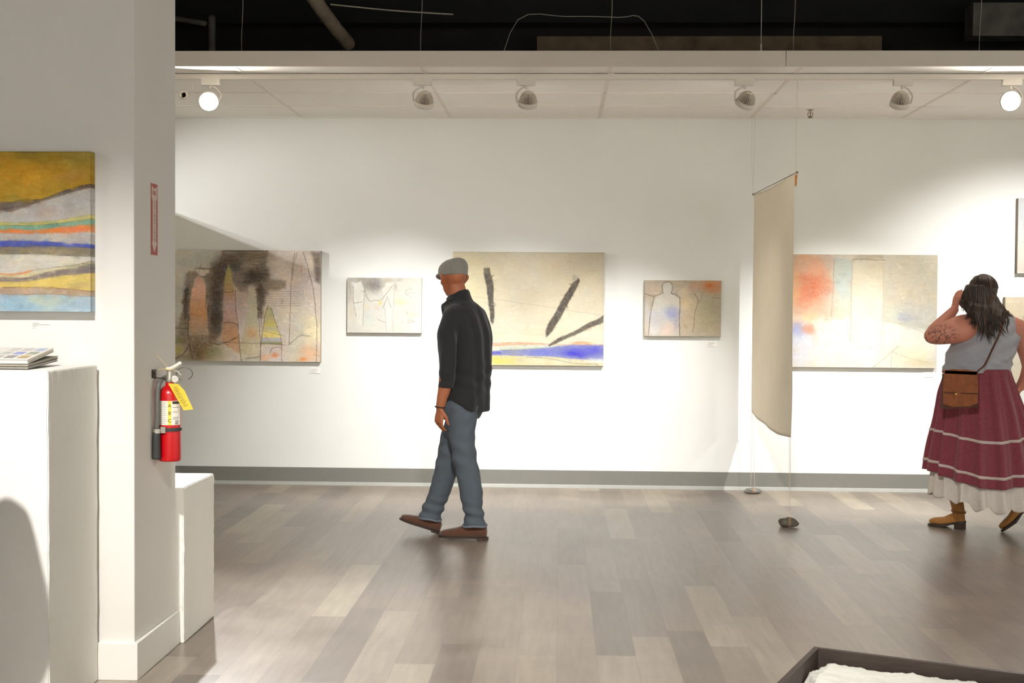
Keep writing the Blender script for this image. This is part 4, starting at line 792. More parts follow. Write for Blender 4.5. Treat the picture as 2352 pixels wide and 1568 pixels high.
# ============================================================ hanging cloth, its lines and stones
M_CLOTH = mat('cream_muslin', (236, 227, 208), .85, .03, 6, .3, 300, sheen=.2)
_n, _l = M_CLOTH.node_tree.nodes, M_CLOTH.node_tree.links
_t = _n.new('ShaderNodeBsdfTranslucent'); _t.inputs[0].default_value = srgb((242, 234, 216)); _m = _n.new('ShaderNodeMixShader'); _m.inputs[0].default_value = .40
_l.new(_n['Principled BSDF'].outputs[0], _m.inputs[1]); _l.new(_t.outputs[0], _m.inputs[2]); _l.new(_m.outputs[0], _n['Material Output'].inputs[0])
M_LINE = mat('white_cord', (206, 190, 168), .7, .05, 60)
def hanging(x_near, x_far, y_near, y_far, zt, zbn, zbf, label, seed, corner):
    bm = NB(); nu, nv = 46, 70; rows = []
    for j in range(nv+1):
        v = j/nv; row = []
        for i in range(nu+1):
            u = i/nu            # 0 near the camera, 1 near the wall
            zb = zbn+(zbf-zbn)*u-.03*math.sin(math.pi*u)
            z_ = zt-.012*math.sin(math.pi*u)+(zb-zt)*v
            y_ = y_near+(y_far-y_near)*u
            x_ = x_near+(x_far-x_near)*u+(.007*math.sin(u*9+seed+v*1.5)+.0035*math.sin(u*21+seed*2-v*2))*(.25+.75*v)+.008*mnoise.noise(Vector((u*4, v*3, seed)))
            if j < 6: x_ += 0
            row.append(bm.verts.new((x_, y_, z_)))
        rows.append(row)
    for a_, b_ in zip(rows, rows[1:]):
        for i in range(nu): bm.faces.new((a_[i], a_[i+1], b_[i+1], b_[i]))
    o = obj('hanging_cloth', bm, M_CLOTH, smooth=True); tag(o, label, 'cloth', 'cream cloths hung across the gallery')
    sm = o.modifiers.new('thick', 'SOLIDIFY'); sm.thickness = .0016
    # turned-back corner showing its rust-coloured underside
    c = rows = None
    if corner:
        bm = NB(); a0 = Vector((x_near+.006, y_near, zt-.003)); vs = [bm.verts.new(p) for p in (a0+Vector((0, -.004, 0)), a0+Vector((.017, -.012, -.002)), a0+Vector((.012, -.008, -.075)), a0+Vector((.002, 0, -.08)))]
        bm.faces.new(vs); k = obj('folded_corner', bm, mat('rust_cloth', (206, 134, 66), .85, .08, 40), o); k.modifiers.new('thick', 'SOLIDIFY').thickness = .0012
    bm = NB(); tube(bm, [(x_near+.012, y_near-.03, zt+.008), (x_far-.005, y_far+.03, zt+.004)], .0032, 8); bmesh.ops.create_uvsphere(bm, u_segments=12, v_segments=8, radius=.0095, matrix=Matrix.Translation((x_near+.016, y_near-.035, zt+.009)))
    bmesh.ops.create_uvsphere(bm, u_segments=12, v_segments=8, radius=.0095, matrix=Matrix.Translation((x_far-.007, y_far+.035, zt+.004)))
    obj('hanging_rod', bm, mat('rod_wood', (150, 132, 108), .6, .1, 40), o, True)
    return o
HC = hanging(1.575, 1.548, -1.75, -.2, 2.392, .607, .655, 'long cream cloth hung edge-on from the ceiling by cords', 1.0, True)
HC2 = hanging(-3.49, -3.5, -1.75, -.25, 2.35, .607, .655, 'second cream cloth hidden behind the partition', 4.0, False)
def cord(pts, kind='hanging_cord', parent=None, r=.0013):
    bm = NB(); tube(bm, pts, r, 6); obj(kind, bm, M_LINE, parent or HC, True)
cord([(1.585, -1.78, 2.402), (1.583, -1.776, 2.44), (1.586, -1.78, CEIL)])
cord([(1.541, -.17, 2.40), (1.541, -.168, 2.47), (1.548, -.17, CEIL)])
cord([(1.541, -.168, 2.47), (1.528, -.165, 2.62), (1.525, -.165, CEIL)])
for k, (xa, xb) in enumerate(((1.567, 1.569), (1.577, 1.577))):
    cord([(xa, -1.75, .607), (xb, -1.765, .078)], 'weight_cord')
for k, (xa, xb) in enumerate(((1.546, 1.545), (1.548, 1.575))):
    cord([(xa, -.2, .655), (xb, -.2, .06)], 'weight_cord')
cord([(-3.48, -1.78, 2.36), (-3.48, -1.78, CEIL)], parent=HC2); cord([(-3.5, -.22, 2.36), (-3.5, -.22, CEIL)], parent=HC2)
def stone(c, s, label, seed, col):
    bm = NB(); bmesh.ops.create_icosphere(bm, subdivisions=4, radius=1)
    for v in bm.verts:
        n = 1+.22*mnoise.noise(v.co*1.1+Vector((seed, 0, 0)))+.05*mnoise.noise(v.co*4)
        v.co = Vector((v.co.x*s[0], v.co.y*s[1], max(v.co.z, -.75)*s[2]))*n
    zm = min(v.co.z for v in bm.verts)
    for v in bm.verts: v.co += Vector((c[0], c[1], -zm+.001))
    o = obj('stone', bm, mat('stone_%d' % seed, col, .8, .45, 25, .8, 60), smooth=True); tag(o, label, 'stone', 'stones weighting the hanging cloth')
    bm = NB()
    for k in (-1, 0, 1):
        bm2 = [Vector((c[0]+k*.006+.003*math.sin(a_), c[1]+s[1]*1.02*math.cos(a_), (s[2]*.9)+s[2]*1.06*math.sin(a_))) for a_ in np.linspace(0, 2*math.pi, 22)]
        bm2 = [Vector((p.x, p.y, max(p.z, .001))) for p in bm2]
        tube(bm, bm2, .0016, 6, sub=2)
    obj('cord_wrap', bm, mat('tan_cord', (176, 142, 108), .7, .1, 60), o, True)
    return o
stone((1.567, -1.765), (.066, .05, .034), 'dark rounded stone on the floor under the near cloth corner', 3, (88, 80, 66))
stone((1.56, -.2), (.070, .05, .023), 'flat grey stone by the baseboard under the far cloth corner', 5, (120, 116, 108))
# ============================================================ tray of white plaster
tc_ = Vector((1.053, -5.237, 0)); d1 = (Vector((1.781, -5.572, 0))-tc_).normalized(); d2 = Vector((d1.y, -d1.x, 0))
if d2.y > 0: d2 = -d2
tr = empty('floor_tray', tc_); tag(tr, 'dark wooden tray of white plaster on the floor, bottom right corner', 'tray')
M_TW = mat('dark_stained_wood', (62, 50, 42), .55, .2, 14, .3, 60, stretch=(1, 1, 6))
def rail(name, p, d, n, length, t=.022, h=.1):
    bm = NB(); v = [bm.verts.new(q+Vector((0, 0, z))) for z in (0, h) for q in (p, p+d*length, p+d*length+n*t, p+n*t)]
    for f in ((0, 1, 2, 3), (7, 6, 5, 4), (0, 4, 5, 1), (1, 5, 6, 2), (2, 6, 7, 3), (3, 7, 4, 0)): bm.faces.new([v[i] for i in f])
    obj(name, bm, M_TW, tr, bevel=.002)
W1, W2 = 1.25, 1.25
rail('rail', tc_, d1, d2, W1); rail('rail', tc_+d2*.022, d2, d1, W2-.044)
rail('rail', tc_+d2*(W2-.022), d1, d2, W1); rail('rail', tc_+d1*(W1-.022)+d2*.022, d2, d1, W2-.044)
bm = NB(); v = [bm.verts.new(tc_+d1*a_+d2*b_+Vector((0, 0, .012))) for a_, b_ in ((.022, .022), (W1-.022, .022), (W1-.022, W2-.022), (.022, W2-.022))]; bm.faces.new(v); obj('tray_base', bm, M_TW, tr)
bm = NB(); n = 130; g = {}
for i in range(n+1):
    for j in range(n+1):
        a_, b_ = .028+(W1-.056)*i/n, .028+(W2-.056)*j/n; e = min(i, j, n-i, n-j)/n*W1
        q = tc_+d1*a_+d2*b_
        rag = .035+.05*mnoise.noise(Vector((q.x*5, q.y*5, 0)))+.03*mnoise.noise(Vector((q.x*25, q.y*25, 4)))
        edge = min(max((e-rag+.02)/.03, 0), 1)
        h = .055*edge+.010*mnoise.noise(Vector((q.x*9, q.y*9, 7)))*edge+.004*mnoise.noise(Vector((q.x*50, q.y*50, 2)))*edge
        g[i, j] = bm.verts.new((q.x, q.y, .006+h))
for i in range(n):
    for j in range(n): bm.faces.new((g[i, j], g[i+1, j], g[i+1, j+1], g[i, j+1]))
ps = obj('white_plaster', bm, mat('white_plaster', (226, 222, 208), .9, .05, 14, .8, 120), tr, True); tag(ps, kind='stuff')
# ============================================================ people
def hand(bm, wrist, d, pn, side, curl=.5, k=1.0):
    """wrist point, direction d to the knuckles, palm normal pn (where the fingers curl to), side +-1: thumb side along d x pn"""
    d = Vector(d).normalized(); pn = (Vector(pn)-d*Vector(pn).dot(d)).normalized(); s = d.cross(pn)*side
    w = Vector(wrist)
    loft(bm, [(w-d*.01, s*.025*k, pn*.018*k), (w+d*.02*k, s*.030*k, pn*.017*k), (w+d*.055*k, s*.040*k, pn*.015*k), (w+d*.085*k, s*.041*k, pn*.013*k), (w+d*.095*k, s*.037*k, pn*.010*k)], 16, 3)
    for i, (o_, L) in enumerate(((.030, .070), (.0105, .078), (-.0095, .072), (-.0285, .056))):
        p = w+d*(.088-.004*abs(i-1))*k+s*o_*k; a = curl*(.55+.08*i); pts = [p-d*.02*k]; dd = d
        for j, f in enumerate((.45, .32, .23)):
            pts.append(p); dd = (d*math.cos(a)+pn*math.sin(a)).normalized(); p = p+dd*L*f*k; a += curl*(.75 if j == 0 else .6)
        pts.append(p)
        tube(bm, pts, [.0092*k, .0092*k, .0086*k, .0078*k, .0066*k], 10, 3)
    p = w+d*.018*k+s*.024*k; dd = (d*.72+s*.5+pn*.42).normalized(); q = p+dd*.042*k; d2_ = (d*.93+s*.05+pn*.4).normalized(); r = q+d2_*.032*k; t = r+(d2_+pn*.3).normalized()*.024*k
    tube(bm, [p-dd*.012*k, p, q, r, t], [.014*k, .0135*k, .0112*k, .0098*k, .0078*k], 10, 3)
def head(bm, c, ang, k=1.0, tilt=0):
    """head centred between the ears at c, facing ang radians left of +Y"""
    M = Matrix.Translation(Vector(c)) @ Matrix.Rotation(ang, 4, 'Z') @ Matrix.Rotation(tilt, 4, 'X') @ Matrix.Scale(k, 4)
    def E(p, r): bmesh.ops.create_uvsphere(bm, u_segments=28, v_segments=18, radius=1, matrix=M @ Matrix.Translation(p) @ Matrix.Diagonal((r[0], r[1], r[2], 1)))
    E((0, -.012, .035), (.076, .096, .085)); E((0, .022, .0), (.066, .072, .085)); E((0, .03, -.045), (.053, .055, .058)); E((0, .066, -.083), (.024, .02, .018))
    E((.034, .058, -.012), (.026, .026, .024)); E((-.034, .058, -.012), (.026, .026, .024)); E((0, .075, .03), (.055, .018, .014))
    def T(pts, r, fl=None): tube(bm, [M @ Vector(p) for p in pts], r, 10, 3, fl)
    T([(0, .088, .02), (0, .104, -.006), (0, .112, -.024)], [.008, .010, .0125]); T([(-.014, .094, -.028), (.014, .094, -.028)], .009)
    T([(-.022, .082, -.052), (0, .091, -.049), (.022, .082, -.052)], [.005, .0075, .005]); T([(-.019, .082, -.061), (0, .09, -.062), (.019, .082, -.061)], [.005, .0075, .005])
    for s in (-1, 1):
        ax = (M.to_3x3() @ Vector((1, 0, 0))).normalized()
        T([(s*.074, .004, -.028), (s*.080, -.006, -.012), (s*.091, -.020, .008), (s*.091, -.018, .026), (s*.078, .004, .03), (s*.076, .012, .012)], [.007, .009, .0095, .009, .008, .006])
        T([(s*.074, .0, -.012), (s*.078, -.004, .012)], [.012, .013])
    return M
def eyes(M, parent):
    for s in (-1, 1):
        bm = NB(); bmesh.ops.create_uvsphere(bm, u_segments=14, v_segments=10, radius=.0118, matrix=M @ Matrix.Translation((s*.031, .083, .008))); obj('eye', bm, mat('eye_white', (215, 208, 198), .2, .02, 50), parent, True)
def cloth_folds(amp, fx, fz, seed=0, extra=None):
    def f(co, no):
        v = np.empty(len(co))
        for i in range(len(co)):
            p = co[i]
            v[i] = mnoise.noise(Vector((p[0]*fx+seed, p[1]*fx, p[2]*fz)))+.45*mnoise.noise(Vector((p[0]*fx*2.3, p[1]*fx*2.3+seed, p[2]*fz*2.3)))
        v = v*amp
        if extra is not None: v = v+extra(co)
        return v
    return f
def up(o, parent):  # give a mesh in world coordinates to its wearer
    return o
SKIN_M = mat('skin_man', (166, 98, 64), .55, .08, 25, .2, 200, sss=.05)
SKIN_W = mat('skin_woman', (206, 136, 112), .5, .05, 20, .15, 200, sss=.05)

# ------------------------------------------------------------ the man: walking left, looking at the wall
MY = -2.36
def mp(x, y, Y=MY): return at(x, y, Y=Y)
ANG = math.radians(62); F_ = Vector((-math.sin(ANG), math.cos(ANG), 0)); R_ = Vector((F_.y, -F_.x, 0))
bm = NB()
HA = math.radians(31); hc = mp(1041, 642, -2.36)
MH = head(bm, hc, HA, 1.0, math.radians(-4))
tube(bm, [mp(1047, 655, -2.375), mp(1051, 672, -2.37), mp(1057, 692, -2.36)], [.056, .058, .060], 20)
loft(bm, [(mp(1058, 698), R_*.075, F_*.06), (mp(1064, 722), R_*.12, F_*.075), (mp(1068, 760), R_*.15, F_*.10), (mp(1070, 840), R_*.15, F_*.095), (mp(1066, 920), R_*.155, F_*.10), (mp(1063, 955), R_*.15, F_*.09)], 24, 4)
WR = mp(1011, 936, -2.585)
tube(bm, [mp(1042, 740, -2.49), mp(1031, 775, -2.56), mp(1026, 830, -2.59), mp(1022, 885, -2.59), mp(1016, 912, -2.588), WR], [.044, .044, .042, .041, .034, .027], 16, flat=(Vector((0, 1, 0)), .85))
hand(bm, WR+Vector((0, 0, -.004)), (-.10, .02, -1), (.72, .68, -.05), 1, .62, .98)
tube(bm, [mp(1094, 742, -2.2), mp(1098, 780, -2.10), mp(1090, 840, -2.07), mp(1076, 890, -2.10), mp(1062, 925, -2.13)], [.056, .046, .040, .034, .026], 16)
hand(bm, mp(1061, 929, -2.13), (-.25, 0, -1), (-.5, -.8, 0), -1, .5, .95)
for pts, rr in (([(1060, 930, -2.42), (1058, 1000, -2.42), (1072, 1075, -2.42), (1085, 1140, -2.42), (1092, 1185, -2.42), (1093, 1204, -2.42)], [.085, .072, .052, .046, .030, .024]),
                ([(1062, 935, -2.27), (1044, 1000, -2.25), (1026, 1060, -2.23), (1008, 1120, -2.22), (994, 1165, -2.215), (990, 1182, -2.215)], [.085, .07, .05, .044, .029, .023])):
    tube(bm, [mp(*p) for p in pts], rr, 16)
man = fused('person', bm, SKIN_M, voxel=.0042, smooth=5, fac=.5)
tag(man, 'man in grey flat cap, dark shirt and jeans walking left before the cream canvas', 'person')
eyes(MH, man)
# shirt
bm = NB()
keys = [(1056, 680, .068, .070), (1057, 690, .086, .078), (1062, 700, .132, .092), (1067, 713, .168, .105), (1070, 735, .186, .116), (1074, 770, .192, .126), (1075, 810, .186, .128), (1075, 850, .180, .128), (1073, 890, .178, .128), (1071, 920, .180, .130), (1069, 945, .180, .130)]
rows = catmull([list(mp(x, y))+[a, b] for x, y, a, b in keys], 6); rings = []
for q in rows:
    c = Vector(q[:3]); ring = []
    for i in range(48):
        t = 2*math.pi*i/48; ca, sa = math.cos(t), math.sin(t)
        p = c+R_*q[3]*math.copysign(abs(ca)**.85, ca)+F_*q[4]*math.copysign(abs(sa)**.85, sa)
        wgt = max(0, min(1, (1.02-c.z)/.20))
        p.z += .085*wgt*max(0, abs(ca))**4
        p += (F_*sa)*(.006*math.sin(5*t)*wgt)
        ring.append(p)
    rings.append(ring)
rings_mesh(bm, rings)
tube(bm, [mp(1050, 716, -2.45), mp(1036, 732, -2.505), mp(1028, 775, -2.56), mp(1026, 830, -2.59), mp(1024, 868, -2.59), mp(1023, 890, -2.588)], [.062, .066, .061, .055, .049, .046], 22, round_ends=False)
tube(bm, [mp(1080, 724, -2.27), mp(1094, 748, -2.19), mp(1100, 785, -2.115), mp(1092, 840, -2.07), mp(1080, 880, -2.09)], [.058, .064, .058, .052, .045], 22)
loft(bm, [(mp(1056, 696), R_*.074, F_*.08), (mp(1053, 682), R_*.070, F_*.075+Vector((0, 0, -.03))), (mp(1051, 676), R_*.067, F_*.070+Vector((0, 0, -.035)))], 28, 4)
tube(bm, [mp(1040, 688, -2.42), mp(1029, 693, -2.43), mp(1018, 698, -2.42)], [.016, .014, .008], 10)
tube(bm, [mp(1044, 712, -2.40), mp(1030, 706, -2.40), mp(1020, 702, -2.38), mp(1022, 722, -2.38)], [.03, .028, .020, .022], 12)
def shirt_extra(co):
    # long drag folds falling from the shoulder blade, cuff roll
    x = (co[:, 0]*R_.x+co[:, 1]*R_.y); z = co[:, 2]
    f = .0055*np.sin(x*62+z*5)*np.clip((1.52-z)/.2, 0, 1)*np.clip((z-.8)/.3, .35, 1)
    f += .004*np.sin((z*70+x*30))*np.exp(-((z-1.02)/.09)**2)
    cw = mp(1023, 884, -2.59); d = np.hypot(co[:, 0]-cw.x, co[:, 1]-cw.y); f += .004*(d < .075)*(np.abs(z-cw.z-.008) < .02)
    return f
shirt = fused('shirt', bm, mat('charcoal_shirt', (27, 27, 28), .85, .22, 220, .5, 400, sheen=.15), man, voxel=.006, smooth=3, folds=cloth_folds(.0075, 9, 6, 3, shirt_extra))
# trousers
def leg(bm, rows, Yc, hd):
    ks = []
    for (y, L, Rr), Y, h in zip(rows, Yc, hd):
        a, b = mp(L, y, Y), mp(Rr, y, Y); c = (a+b)/2; ks.append((c, Vector(((b-a).length/2, 0, 0)), Vector((0, h, 0))))
    loft(bm, ks, 26, 5, 2.15)
bm = NB()
leg(bm, [(928, 1022, 1104), (960, 1022, 1096), (1000, 1029, 1091), (1033, 1036, 1092), (1066, 1042, 1098), (1100, 1050, 1104), (1133, 1056, 1109), (1166, 1063, 1109), (1186, 1067, 1113), (1207, 1064, 1117)],
    [-2.41, -2.43, -2.43, -2.43, -2.43, -2.43, -2.425, -2.42, -2.415, -2.415], [.10, .098, .09, .082, .08, .078, .075, .072, .072, .074])
leg(bm, [(928, 1030, 1100), (960, 1024, 1090), (1000, 1012, 1076), (1042, 1005, 1066), (1083, 997, 1051), (1133, 984, 1034), (1160, 972, 1023), (1180, 965, 1014), (1192, 962, 1013)],
    [-2.27, -2.27, -2.25, -2.24, -2.23, -2.22, -2.215, -2.215, -2.215], [.10, .096, .088, .08, .077, .074, .07, .07, .072])
loft(bm, [(mp(1068, 892), R_*.158, F_*.115), (mp(1066, 915), R_*.165, F_*.125), (mp(1062, 940), R_*.165, F_*.12), (mp(1060, 962), R_*.14, F_*.095)], 28, 4)
def jean_extra(co):
    z = co[:, 2]; x = co[:, 0]
    f = .004*np.sin(z*60+x*25)*np.exp(-((z-.55)/.10)**2)+.005*np.sin(z*95+x*18)*np.exp(-((z-.17)/.07)**2)
    f += .003*np.sin(z*55-x*70)*np.exp(-((z-.80)/.10)**2)
    return f
jeans = fused('jeans', bm, mat('blue_denim', (82, 90, 98), .85, .14, 260, .5, 500), man, voxel=.0065, smooth=3, folds=cloth_folds(.006, 8, 10, 9, jean_extra))
PD = mat('pale_denim', (112, 118, 128), .9, .2, 200, .5, 400)
for (xa, ya, xb, yb, Y) in ((1063.5, 1206, 1117.5, 1206, -2.415), (963, 1186, 1013, 1194, -2.215)):
    a, b = mp(xa, ya, Y), mp(xb, yb, Y); c = (a+b)/2; v = (b-a)/2; bm = NB()
    tube(bm, [c+v*math.cos(t)+Vector((0, .073*math.sin(t), .004*math.sin(3*t))) for t in np.linspace(0, 2*math.pi, 20)], .007, 8, 2)
    obj('frayed_hem', bm, PD, jeans, True)
# shoes: local x forward, z up
SUEDE = mat('brown_suede', (90, 54, 35), .85, .14, 120, .4, 300, sheen=.3); SOLE = mat('dark_sole', (62, 44, 36), .7, .1, 60)
def shoe(heel, direc, pitch, parent, kind='shoe', k=1.0, m=None, ms=None):
    d = Vector((direc[0], direc[1], 0)).normalized(); M = Matrix.Translation(Vector(heel)) @ Matrix(((d.x, -d.y, 0, 0), (d.y, d.x, 0, 0), (0, 0, 1, 0), (0, 0, 0, 1))) @ Matrix.Rotation(-pitch, 4, 'Y') @ Matrix.Scale(k, 4)
    bm = NB(); prof = [(.002, .016, .02, .07), (.01, .027, .02, .085), (.035, .034, .018, .095), (.075, .035, .016, .098), (.11, .036, .014, .108), (.145, .041, .013, .096), (.18, .046, .012, .078), (.22, .049, .012, .068), (.26, .046, .014, .060), (.29, .034, .018, .050), (.305, .014, .024, .040)]
    loft(bm, [(M @ Vector((x, .006*math.sin(x*8), (a+b)/2)), M.to_3x3() @ Vector((0, w, 0)), M.to_3x3() @ Vector((0, 0, (b-a)/2))) for x, w, a, b in prof], 26, 4, 2.5)
    sh = fused(kind, bm, m or SUEDE, parent, voxel=.0045, smooth=3)
    bm = NB(); out = [(-.004, .02), (.02, .034), (.06, .035), (.10, .034), (.15, .041), (.20, .050), (.25, .050), (.29, .037), (.312, .012)]
    pts = [(x, w_) for x, w_ in out]+[(x, -w_) for x, w_ in out[::-1]]
    for z0, z1, sel in ((.009, .019, pts), (.0, .010, [p for p in pts if p[0] < .09])):
        a_ = [bm.verts.new(M @ Vector((x, y+.006*math.sin(max(x, 0)*8), z0))) for x, y in sel]; b_ = [bm.verts.new(M @ Vector((x, y+.006*math.sin(max(x, 0)*8), z1))) for x, y in sel]
        n = len(sel); bm.faces.new(a_[::-1]); bm.faces.new(b_)
        for i in range(n): bm.faces.new((a_[i], a_[(i+1) % n], b_[(i+1) % n], b_[i]))
    obj('sole', bm, ms or SOLE, sh)
    bm = NB()
    for i in range(3):
        x = .122+i*.016; z = .106-i*.010; tube(bm, [M @ Vector((x, -.018, z-.004)), M @ Vector((x+.003, 0, z+.002)), M @ Vector((x, .018, z-.004))], .0022, 6, 3)
    if kind == 'shoe': obj('laces', bm, mat('brown_lace', (84, 52, 36), .8, .1, 100), sh, True)
    else: bm.free()
    return sh
h1 = at(1119, 1240, Z=0); t1 = at(1008, 1235, Z=0); shoe(h1, (t1-h1), 0, man, k=(t1-h1).length/.312)
h2 = at(1009, 1226, Y=-2.215); h2.z = max(h2.z, .0); t2 = at(915, 1193, Y=-2.20); dd = t2-h2; shoe(h2, dd, math.atan2(dd.z, math.hypot(dd.x, dd.y))-.0, man, k=dd.length/.318)
# flat cap in head coordinates
bm = NB(); R3 = MH.to_3x3()
def ck(y, z, w_, d_, tl=0): return (MH @ Vector((0, y, z)), R3 @ Vector((w_, 0, 0)), R3 @ Vector((0, d_, d_*tl)))
loft(bm, [ck(-.008, .024, .083, .105, -.02), ck(-.004, .04, .087, .112, -.04), ck(.0, .065, .089, .118, -.14), ck(-.002, .092, .083, .106, -.2), ck(-.008, .112, .066, .085, -.2), ck(-.012, .123, .036, .05, -.18), ck(-.012, .126, .01, .014, -.1)], 36, 4, 2.1)
loft(bm, [(MH @ Vector((0, .075, .04)), R3 @ Vector((.075, 0, 0)), R3 @ Vector((0, 0, .012))), (MH @ Vector((0, .105, .036)), R3 @ Vector((.072, 0, 0)), R3 @ Vector((0, 0, .012))), (MH @ Vector((0, .135, .022)), R3 @ Vector((.055, 0, 0)), R3 @ Vector((0, 0, .008))), (MH @ Vector((0, .152, .012)), R3 @ Vector((.028, 0, 0)), R3 @ Vector((0, 0, .005)))], 24, 4)
fused('flat_cap', bm, mat('grey_tweed', (132, 127, 118), .9, .16, 320, .6, 500, sheen=.2), man, voxel=.0045, smooth=4, folds=cloth_folds(.003, 18, 18, 2))
bm = NB(); ax = Vector((-.10, .02, -1)).normalized(); u = ax.cross(Vector((0, 1, 0))).normalized(); v = ax.cross(u)
tube(bm, [WR+Vector((0, 0, .004))+u*.031*math.cos(t)+v*.028*math.sin(t) for t in np.linspace(0, 2*math.pi, 22)], .0042, 8, 1); obj('bracelet', bm, mat('black_beads', (40, 34, 28), .4, .3, 200), man, True)

# ------------------------------------------------------------ the woman: seen from behind, left arm raised to her face
WY = -1.95
def wp(x, y, Y=WY): return at(x, y, Y=Y)
AW = math.radians(20); FW = Vector((-math.sin(AW), math.cos(AW), 0)); RW = Vector((FW.y, -FW.x, 0))
bm = NB(); wc = wp(2251, 676, -1.98); MW = head(bm, wc, math.radians(24), .98)
tube(bm, [wp(2253, 690, -1.97), wp(2256, 708, -1.955), wp(2258, 724, -1.95)], [.052, .054, .065], 20)
loft(bm, [(wp(2258, 724), RW*.12, FW*.07), (wp(2260, 742), RW*.17, FW*.10), (wp(2258, 790), RW*.19, FW*.12), (wp(2248, 850), RW*.19, FW*.13), (wp(2246, 900), RW*.22, FW*.16), (wp(2246, 940), RW*.20, FW*.14)], 28, 4)
EL = wp(2141, 771, -2.0)
tube(bm, [wp(2232, 750, -2.0), wp(2208, 755, -2.03), wp(2175, 764, -2.03), wp(2152, 770, -2.01), EL], [.085, .090, .076, .062, .053], 24)
tube(bm, [EL, wp(2150, 758, -1.93), wp(2172, 734, -1.86), wp(2192, 711, -1.83)], [.050, .052, .042, .029], 18)
hand(bm, wp(2193, 709, -1.83), (.18, .0, .9), (.75, .35, 0), 1, .45, .88)
tube(bm, [wp(2322, 752, -1.93), wp(2346, 768, -1.93), wp(2360, 805, -1.95), wp(2366, 840, -1.97)], [.075, .078, .064, .052], 22)
tube(bm, [wp(2366, 840, -1.97), wp(2358, 866, -1.97), wp(2343, 889, -1.96)], [.050, .045, .030], 18)
hand(bm, wp(2343, 889, -1.96), (-.30, .12, -.9), (-.7, .5, 0), -1, .5, .85)
for pts in ([(2215, 930, -1.98), (2205, 1040, -1.97), (2192, 1110, -1.95), (2190, 1142, -1.95)], [(2280, 930, -1.95), (2300, 1040, -1.98), (2325, 1110, -2.02), (2336, 1140, -2.04)]):
    tube(bm, [wp(*p) for p in pts], [.10, .06, .038, .028], 18)
# tattooed sleeve: colour laid into the skin itself
woman = fused('person', bm, None, voxel=.0045, smooth=5)
tag(woman, 'long-haired woman in grey top and burgundy skirt at the right edge', 'person')
m = bpy.data.materials.new('skin_tattooed'); m.use_nodes = True; N, L = m.node_tree.nodes, m.node_tree.links; b = N['Principled BSDF']; b.inputs['Roughness'].default_value = .5
b.inputs['Subsurface Weight'].default_value = .05; b.inputs['Subsurface Scale'].default_value = .01
tcn = N.new('ShaderNodeTexCoord')
def mrange(src, a, b_, c=0, d=1):
    n = N.new('ShaderNodeMapRange'); L.new(src, n.inputs[0]); n.inputs[1].default_value = a; n.inputs[2].default_value = b_; n.inputs[3].default_value = c; n.inputs[4].default_value = d; return n.outputs[0]
def dist_to(p, sc):
    n = N.new('ShaderNodeVectorMath'); n.operation = 'SUBTRACT'; L.new(tcn.outputs['Object'], n.inputs[0]); n.inputs[1].default_value = p
    n3 = N.new('ShaderNodeVectorMath'); n3.operation = 'MULTIPLY'; L.new(n.outputs[0], n3.inputs[0]); n3.inputs[1].default_value = sc
    n2 = N.new('ShaderNodeVectorMath'); n2.operation = 'LENGTH'; L.new(n3.outputs[0], n2.inputs[0]); return n2.outputs['Value']
msk = mrange(dist_to(wp(2158, 769, -2.06), (1, .8, 1.5)), .085, .135, 1, 0)
nz = N.new('ShaderNodeTexNoise'); nz.inputs['Scale'].default_value = 46; nz.inputs['Detail'].default_value = 2; nz.inputs['Distortion'].default_value = 1.2; L.new(tcn.outputs['Object'], nz.inputs['Vector'])
ink = mrange(nz.outputs['Fac'], .48, .60)
mu = N.new('ShaderNodeMath'); mu.operation = 'MULTIPLY'; L.new(msk, mu.inputs[0]); L.new(ink, mu.inputs[1])
mu2 = N.new('ShaderNodeMath'); mu2.operation = 'MULTIPLY'; L.new(mu.outputs[0], mu2.inputs[0]); mu2.inputs[1].default_value = .72
mx = N.new('ShaderNodeMix'); mx.data_type = 'RGBA'; L.new(mu2.outputs[0], mx.inputs[0]); mx.inputs[6].default_value = srgb((206, 134, 110)); mx.inputs[7].default_value = srgb((74, 54, 48)); L.new(mx.outputs[2], b.inputs['Base Color'])
woman.data.materials.clear(); woman.data.materials.append(m)
eyes(MW, woman)
# grey sleeveless top
bm = NB()
def wring(y, L_, R__, hd, Y=WY, yr=None):
    a, b_ = wp(L_, y, Y), wp(R__, yr or y, Y); c = (a+b_)/2; h = (b_-a)/2
    return (c, Vector((h.x, h.x*.30, h.z)), FW*hd)
loft(bm, [wring(716, 2232, 2280, .055), wring(722, 2220, 2300, .075), wring(732, 2212, 2322, .10), wring(750, 2208, 2330, .13), wring(775, 2196, 2333, .15), wring(800, 2180, 2331, .155), wring(825, 2172, 2324, .15), wring(845, 2169, 2318, .15), wring(851, 2168, 2319, .155, yr=861)], 40, 5, 2.3)
tube(bm, [wp(2296, 738, -1.94), wp(2316, 752, -1.93), wp(2322, 780, -1.94)], [.07, .074, .07], 24)
def top_extra(co):
    z = co[:, 2]; x = co[:, 0]
    return .005*np.sin(z*70-x*32)*np.clip((1.42-z)/.1, 0, 1)+.003*np.sin(z*120+x*50)*np.exp(-((z-1.12)/.06)**2)
topm = fused('sleeveless_top', bm, mat('heather_grey_knit', (164, 162, 166), .9, .05, 200, .4, 400), woman, voxel=.0065, smooth=3, folds=cloth_folds(.006, 8, 9, 5, top_extra))
